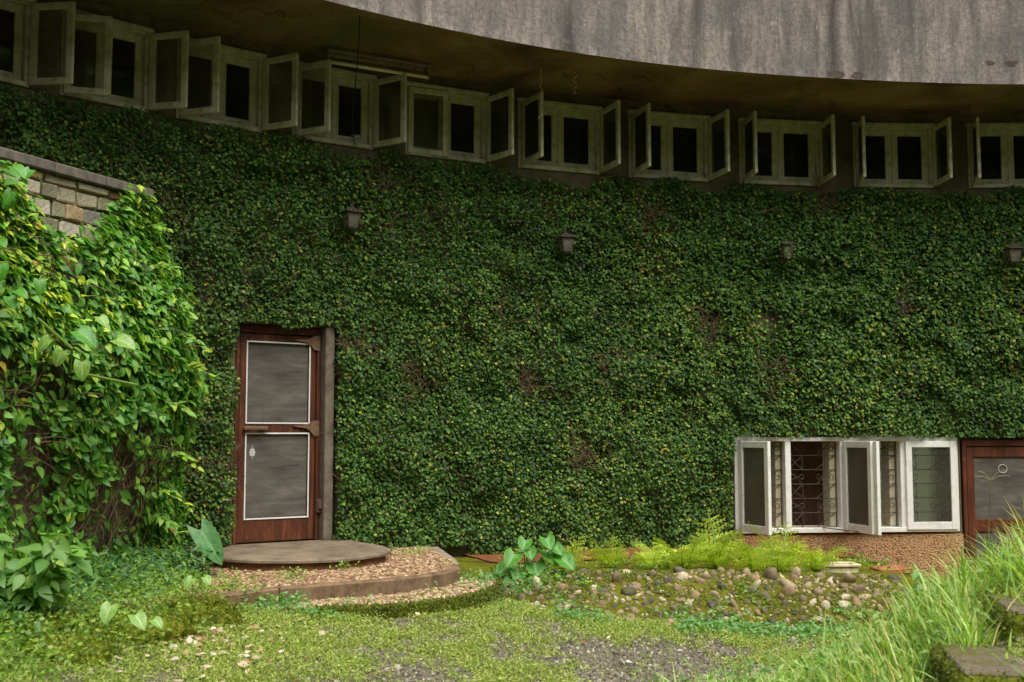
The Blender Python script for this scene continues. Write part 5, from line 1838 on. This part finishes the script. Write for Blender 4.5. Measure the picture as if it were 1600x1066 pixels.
# leafy shrub at the front left corner
sb = Vector((-3.15, 7.2, .38))
t = empty('broadleaf_shrub', sb)
tag(t, 'young broad leaved shrub with light leaves at the front left', 'shrub')
PTS = []
m = MB()
for i in range(13):
    az = random.uniform(-.9, 2.2); L = random.uniform(.45, 1.05); el = random.uniform(.6, 1.3)
    pts = []
    for k in range(7):
        f = k / 6
        pts.append(Vector((math.cos(az) * math.cos(el) * L * f * 1.1, -abs(math.sin(az)) * math.cos(el) * L * f * .5 - .05 * f, math.sin(el) * L * f - .18 * L * f * f)))
    m.tube(pts, .007, 5, .003)
    for k in range(26):
        f = random.uniform(.3, 1)
        q = pts[int(f * 5.99)]
        PTS.append(q + Vector((random.gauss(0, .05), random.gauss(0, .05), random.gauss(0, .05))))
m.build('stem', M['twig'], t)
PTS = np.array([p[:] for p in PTS]); n_ = len(PTS)
leaves('foliage', PTS, np.array([[.2, -.5, .85]]) + rng.normal(0, .35, (n_, 3)), np.array([[.4, -.4, -.3]]) + rng.normal(0, .55, (n_, 3)), rng.uniform(.09, .16, n_),
       pick([S(112, 152, 66), S(92, 136, 60), S(140, 174, 74)], [3, 3, 1], n_), tmpl_ovate(.29, .2), M['leaf'], t, kind='stuff')

# fallen leaves
X = np.concatenate([rng.normal(-1.85, .28, 110), rng.uniform(-3, 2.5, 40)]); Y = np.concatenate([rng.normal(7.25, .38, 110), rng.uniform(6.6, 9.4, 40)])
k = ok_lawn(X, Y); X, Y = X[k], Y[k]
scatter('leaf_litter', X, Y, lawn_z(X, Y), rng.uniform(.035, .075, len(X)), [S(206, 184, 156), S(184, 150, 116), S(220, 206, 186), S(150, 110, 80)], [3, 2, 2, 1], tmpl_ovate(.30, .15), 'litter',
        'pale dry fallen leaves strewn on the lawn edge', 'fallen leaves', up=1.0, spread=.3, h=.03)

# ------------------------------------------------------------------ concrete steps on the right bank
def cstep(x, y, z, lx, ly, h, rz, lab, seed):
    t = empty('concrete_step', (x, y, z - h), rz)
    tag(t, lab, 'step')
    m = MB(); m.box(0, lx, 0, ly, 0, h - .014, .03); m.build('step_block', M['moss'], t)
    m = MB(); m.box(.035, lx - .02, .03, ly - .02, h - .02, h, .008); m.build('step_tread', M['mossy_concrete'], t)
    nn = 2600
    sd_ = rng.random(nn); px_ = np.where(sd_ < .5, rng.uniform(0, lx, nn), rng.normal(0, .006, nn)); py_ = np.where(sd_ < .5, rng.normal(0, .006, nn), rng.uniform(0, ly, nn)); pz_ = h - np.abs(rng.normal(0, .12, nn)) - .01
    tp_ = rng.random(nn) < .22; pz_[tp_] = h - .008; px_[tp_] = np.abs(px_[tp_]) + rng.exponential(.03, tp_.sum()); py_[tp_] = np.abs(py_[tp_]) + rng.exponential(.03, tp_.sum())
    leaves('moss_tuft', np.stack([px_, py_, pz_], 1), np.array([[-.4, -.6, .5]]) + rng.normal(0, .5, (nn, 3)), np.array([[-.2, -.3, -.2]]) + rng.normal(0, .6, (nn, 3)), rng.uniform(.010, .026, nn),
           pick([S(92, 100, 30), S(118, 122, 40), S(74, 80, 28), S(104, 132, 52)], [3, 2, 2, 1], nn), tmpl_diamond(.3), M['grass'], t, kind='stuff')
cstep(1.97, 5.20, .60, 1.5, .78, .30, -.20, 'lower mossy concrete step in the grass at the bottom right', 1)
cstep(2.46, 5.82, .77, 1.4, .70, .34, -.20, 'upper mossy concrete step at the right edge above the lower one', 2)

# ------------------------------------------------------------------ tall grass on the bank
def blades(name, X, Y, L, cols, probs, lab, wr=(.7, 1.3), lean=.35, w=.011, Z=None):
    n_ = len(X); a = rng.uniform(0, 2 * PI, n_)
    ln = rng.uniform(.05, lean, n_)
    tp = np.stack([np.cos(a) * ln - .05, np.sin(a) * ln, 1 - .3 * ln], 1)
    nr = np.stack([np.cos(a), np.sin(a), -ln * .8 + .15], 1)
    Zb = lawn_z(X, Y) - .02 if Z is None else Z
    g_ = vnoise(np.stack([X, Y, 0 * X], 1) + 77, 3.2, 3)[:, None]
    cc = pick(cols, probs, n_) * (np.array([[1.25, 1.12, 1.0]]) * g_ * 2 * .45 + .55 * np.array([[.95, 1.0, 1.0]]))
    tp = tp + np.stack([.5 * (vnoise(np.stack([X, Y, 0 * X], 1) + 91, 1.4, 2) - .5), .5 * (vnoise(np.stack([X, Y, 0 * X], 1) + 97, 1.4, 2) - .5), 0 * X], 1) * 1.6
    o = leaves(name, np.stack([X, Y, Zb], 1), -nr, tp, L, cc, tmpl_blade(1.0, .42), M['grass'], None, width=(w * rng.uniform(*wr, n_)) / L)
    tag(o, lab, 'grass', None, 'stuff')
    return o
def on_steps(X, Y):
    r_ = np.zeros(len(X), bool)
    for (x, y, lx, ly) in ((1.97, 5.20, 1.5, .70), (2.46, 5.82, 1.4, .7)):
        c_, s_ = math.cos(-.2), math.sin(-.2)
        u = (X - x) * c_ + (Y - y) * s_; v = -(X - x) * s_ + (Y - y) * c_
        r_ |= (u > -.10) & (u < lx) & (v > -.20) & (v < ly)
    return r_
def clump(n_t, per, rad, xr, yr, dens):
    X, Y, _ = tuft_points(n_t, per, xr, yr, dens, rad, 0)
    k = ~on_steps(X, Y) | (rng.random(len(X)) < .07)
    return X[k], Y[k]
def bank_d(X, Y):
    e = X - .90 * np.maximum(0, Y - 6.8)
    return sstep(e, .8, 1.9) * (1 - sstep(Y, 8.8, 10.4)) * sstep(vnoise(np.stack([X, Y, 0 * X], 1) + 41, 1.5, 3), .25, .5)
X, Y = clump(3800, 7, .035, (.6, 5.6), (4.4, 10.6), bank_d)
hgt = (.09 + .25 * sstep(X - .85 * np.maximum(0, Y - 6.8), 1.1, 2.6)) * rng.uniform(.45, 1.25, len(X)) * (1 - .35 * sstep(Y, 7.5, 10))
GC = [S(156, 186, 104), S(134, 168, 84), S(182, 200, 130), S(112, 150, 66)]
blades('tall_grass', X, Y, hgt, GC, [3, 3, 2, 2], 'tall fresh green grass covering the bank at the right', lean=1.1, w=.0062)
X, Y = clump(900, 3, .03, (1.0, 5.4), (4.6, 10.4), bank_d)
blades('dry_grass', X, Y, rng.uniform(.2, .55, len(X)) * (.6 + .4 * sstep(X, 1.4, 2.6)), [S(206, 190, 130), S(190, 176, 104), S(222, 208, 160)], [2, 2, 1], 'dry straw coloured grass stalks among the tall grass', lean=.9, w=.004)
X, Y = clump(520, 2, .04, (.9, 5.4), (5.3, 9.8), bank_d)
blades('arching_grass', X, Y, rng.uniform(.25, .52, len(X)), [S(150, 180, 96), S(176, 198, 124), S(122, 158, 74)], [3, 2, 2], 'long arching grass blades standing above the tall grass', lean=1.5, w=.010)
# shorter leafy ground cover under the tall grass
X, Y, H = tuft_points(4800, 7, (.3, 5.4), (4.4, 10.4), lambda a, b: bank_d(a + .35, b) * .95, .05, .22)
k = ~on_steps(X, Y); X, Y, H = X[k], Y[k], H[k]
scatter('bank_herbs', X, Y, lawn_z(X, Y), rng.uniform(.03, .065, len(X)), [S(124, 160, 78), S(104, 144, 66), S(148, 176, 96), S(96, 130, 52)], [3, 2, 2, 1], tmpl_ovate(.20, .2), 'leaf',
        'low leafy herbs under the tall grass on the bank', 'weeds', h=H)
# foreground grass along the bottom edge
X, Y = clump(2600, 7, .03, (-.2, 2.6), (4.9, 7.4), lambda a, b: sstep(a + .25 * (6.6 - b), .55, 1.6) * .8)
blades('edge_grass', X, Y, rng.uniform(.07, .26, len(X)), GC, [3, 2, 3, 1], 'short fresh grass along the edge at the bottom right of the yard', lean=1.1, w=.006)
# a grass seed head standing before the screen door
gx, gy = 2.94, 7.2
gz = float(lawn_z(np.array([gx]), np.array([gy]))[0])
t = empty('seed_head_grass', (gx, gy, gz)); tag(t, 'single flowering grass stalk with a forked seed head before the screen door', 'grass stalk')
m = MB(); HS = 1.38 - gz
m.tube([(0, 0, 0), (.01, 0, HS * .5), (.03, 0, HS)], .004, 5, .0025); m.build('stalk', M['stalk'], t)
m = MB()
for a in (-1.2, -.7, -.25, .2, .7, 1.15):
    q = random.uniform(.75, 1.15); m.tube([(.03, 0, HS - .01), (.03 + .05 * q * math.sin(a), -.01 + .03 * math.sin(a * 5), HS + .045 * q * math.cos(a)), (.03 + .11 * q * math.sin(a), -.02 + .06 * math.sin(a * 5), HS + .075 * q * math.cos(a) - .01)], .0022, 4, .0012)
m.build('seed_head', M['straw'], t)
# leafy weed standing at the edge of the grass before the plinth
wb = Vector((3.02, 8.6, float(lawn_z(np.array([3.02]), np.array([8.6]))[0])))
t = empty('tall_weed', wb); tag(t, 'leafy weed with pale leaves standing in front of the pebble dash plinth', 'weed')
m = MB(); m.tube([(0, 0, 0), (.01, 0, .25), (-.02, 0, .48)], .006, 5, .003); m.build('stem', M['stalk'], t)
n_ = 22; f = rng.uniform(.35, 1, n_); a = rng.uniform(0, 2 * PI, n_)
leaves('foliage', np.stack([.01 - .02 * f, 0 * f, .48 * f], 1), np.stack([.2 * np.cos(a), .2 * np.sin(a) - .4, .9 + 0 * a], 1), np.stack([np.cos(a), np.sin(a), -.2 + .3 * f], 1), rng.uniform(.07, .13, n_),
       pick([S(140, 176, 104), S(116, 158, 80)], [1, 1], n_), tmpl_ovate(.26, .3), M['leaf'], t, kind='stuff')
# blurred broad leaf close to the lens side, bottom right
bp = Vector((1.62, 4.75, .30))
t = empty('pale_leaf_weed', (1.62, 4.78, float(lawn_z(np.array([1.62]), np.array([4.78]))[0]))); tag(t, 'pale broad leaf weed in the grass at the bottom right', 'weed')
put_leaf(H_PALE, t, bp, (-.25, -.35, -.55), (-.1, -.8, .5), .17); put_leaf(H_PALE, t, bp + Vector((.10, 0, .02)), (.6, -.35, -.35), (.2, -.7, .6), .15)
stalk(t, t.location, bp, .005, 0)

# ------------------------------------------------------------------ the trees across the garden, behind the viewer: unseen, kept tall and dense to block low sky and darken pane reflections
N = 46000
az = rng.uniform(math.radians(78), math.radians(282), N)
rr = 17 + 5 * rng.random(N) + 2.5 * np.sin(az * 9)
hz = 16 * rng.random(N) ** .8 * (.72 + .35 * vnoise(np.stack([az * 4, 0 * az, 0 * az], 1), 1.3, 3))
X = 1 + rr * np.sin(az); Y = 3 + rr * np.cos(az)
o = leaves('unseen_tree_belt', np.stack([X, Y, hz], 1), rng.normal(0, 1, (N, 3)) + np.array([[0, .3, .6]]), rng.normal(0, 1, (N, 3)), rng.uniform(.6, 1.1, N),
           pick([S(70, 100, 46), S(86, 116, 52), S(58, 86, 42)], [1, 1, 1], N), tmpl_diamond(.45), M['grass'])
tag(o, 'unseen belt of leafy trees behind the viewer, holding back the low sky', 'trees', None, 'stuff')
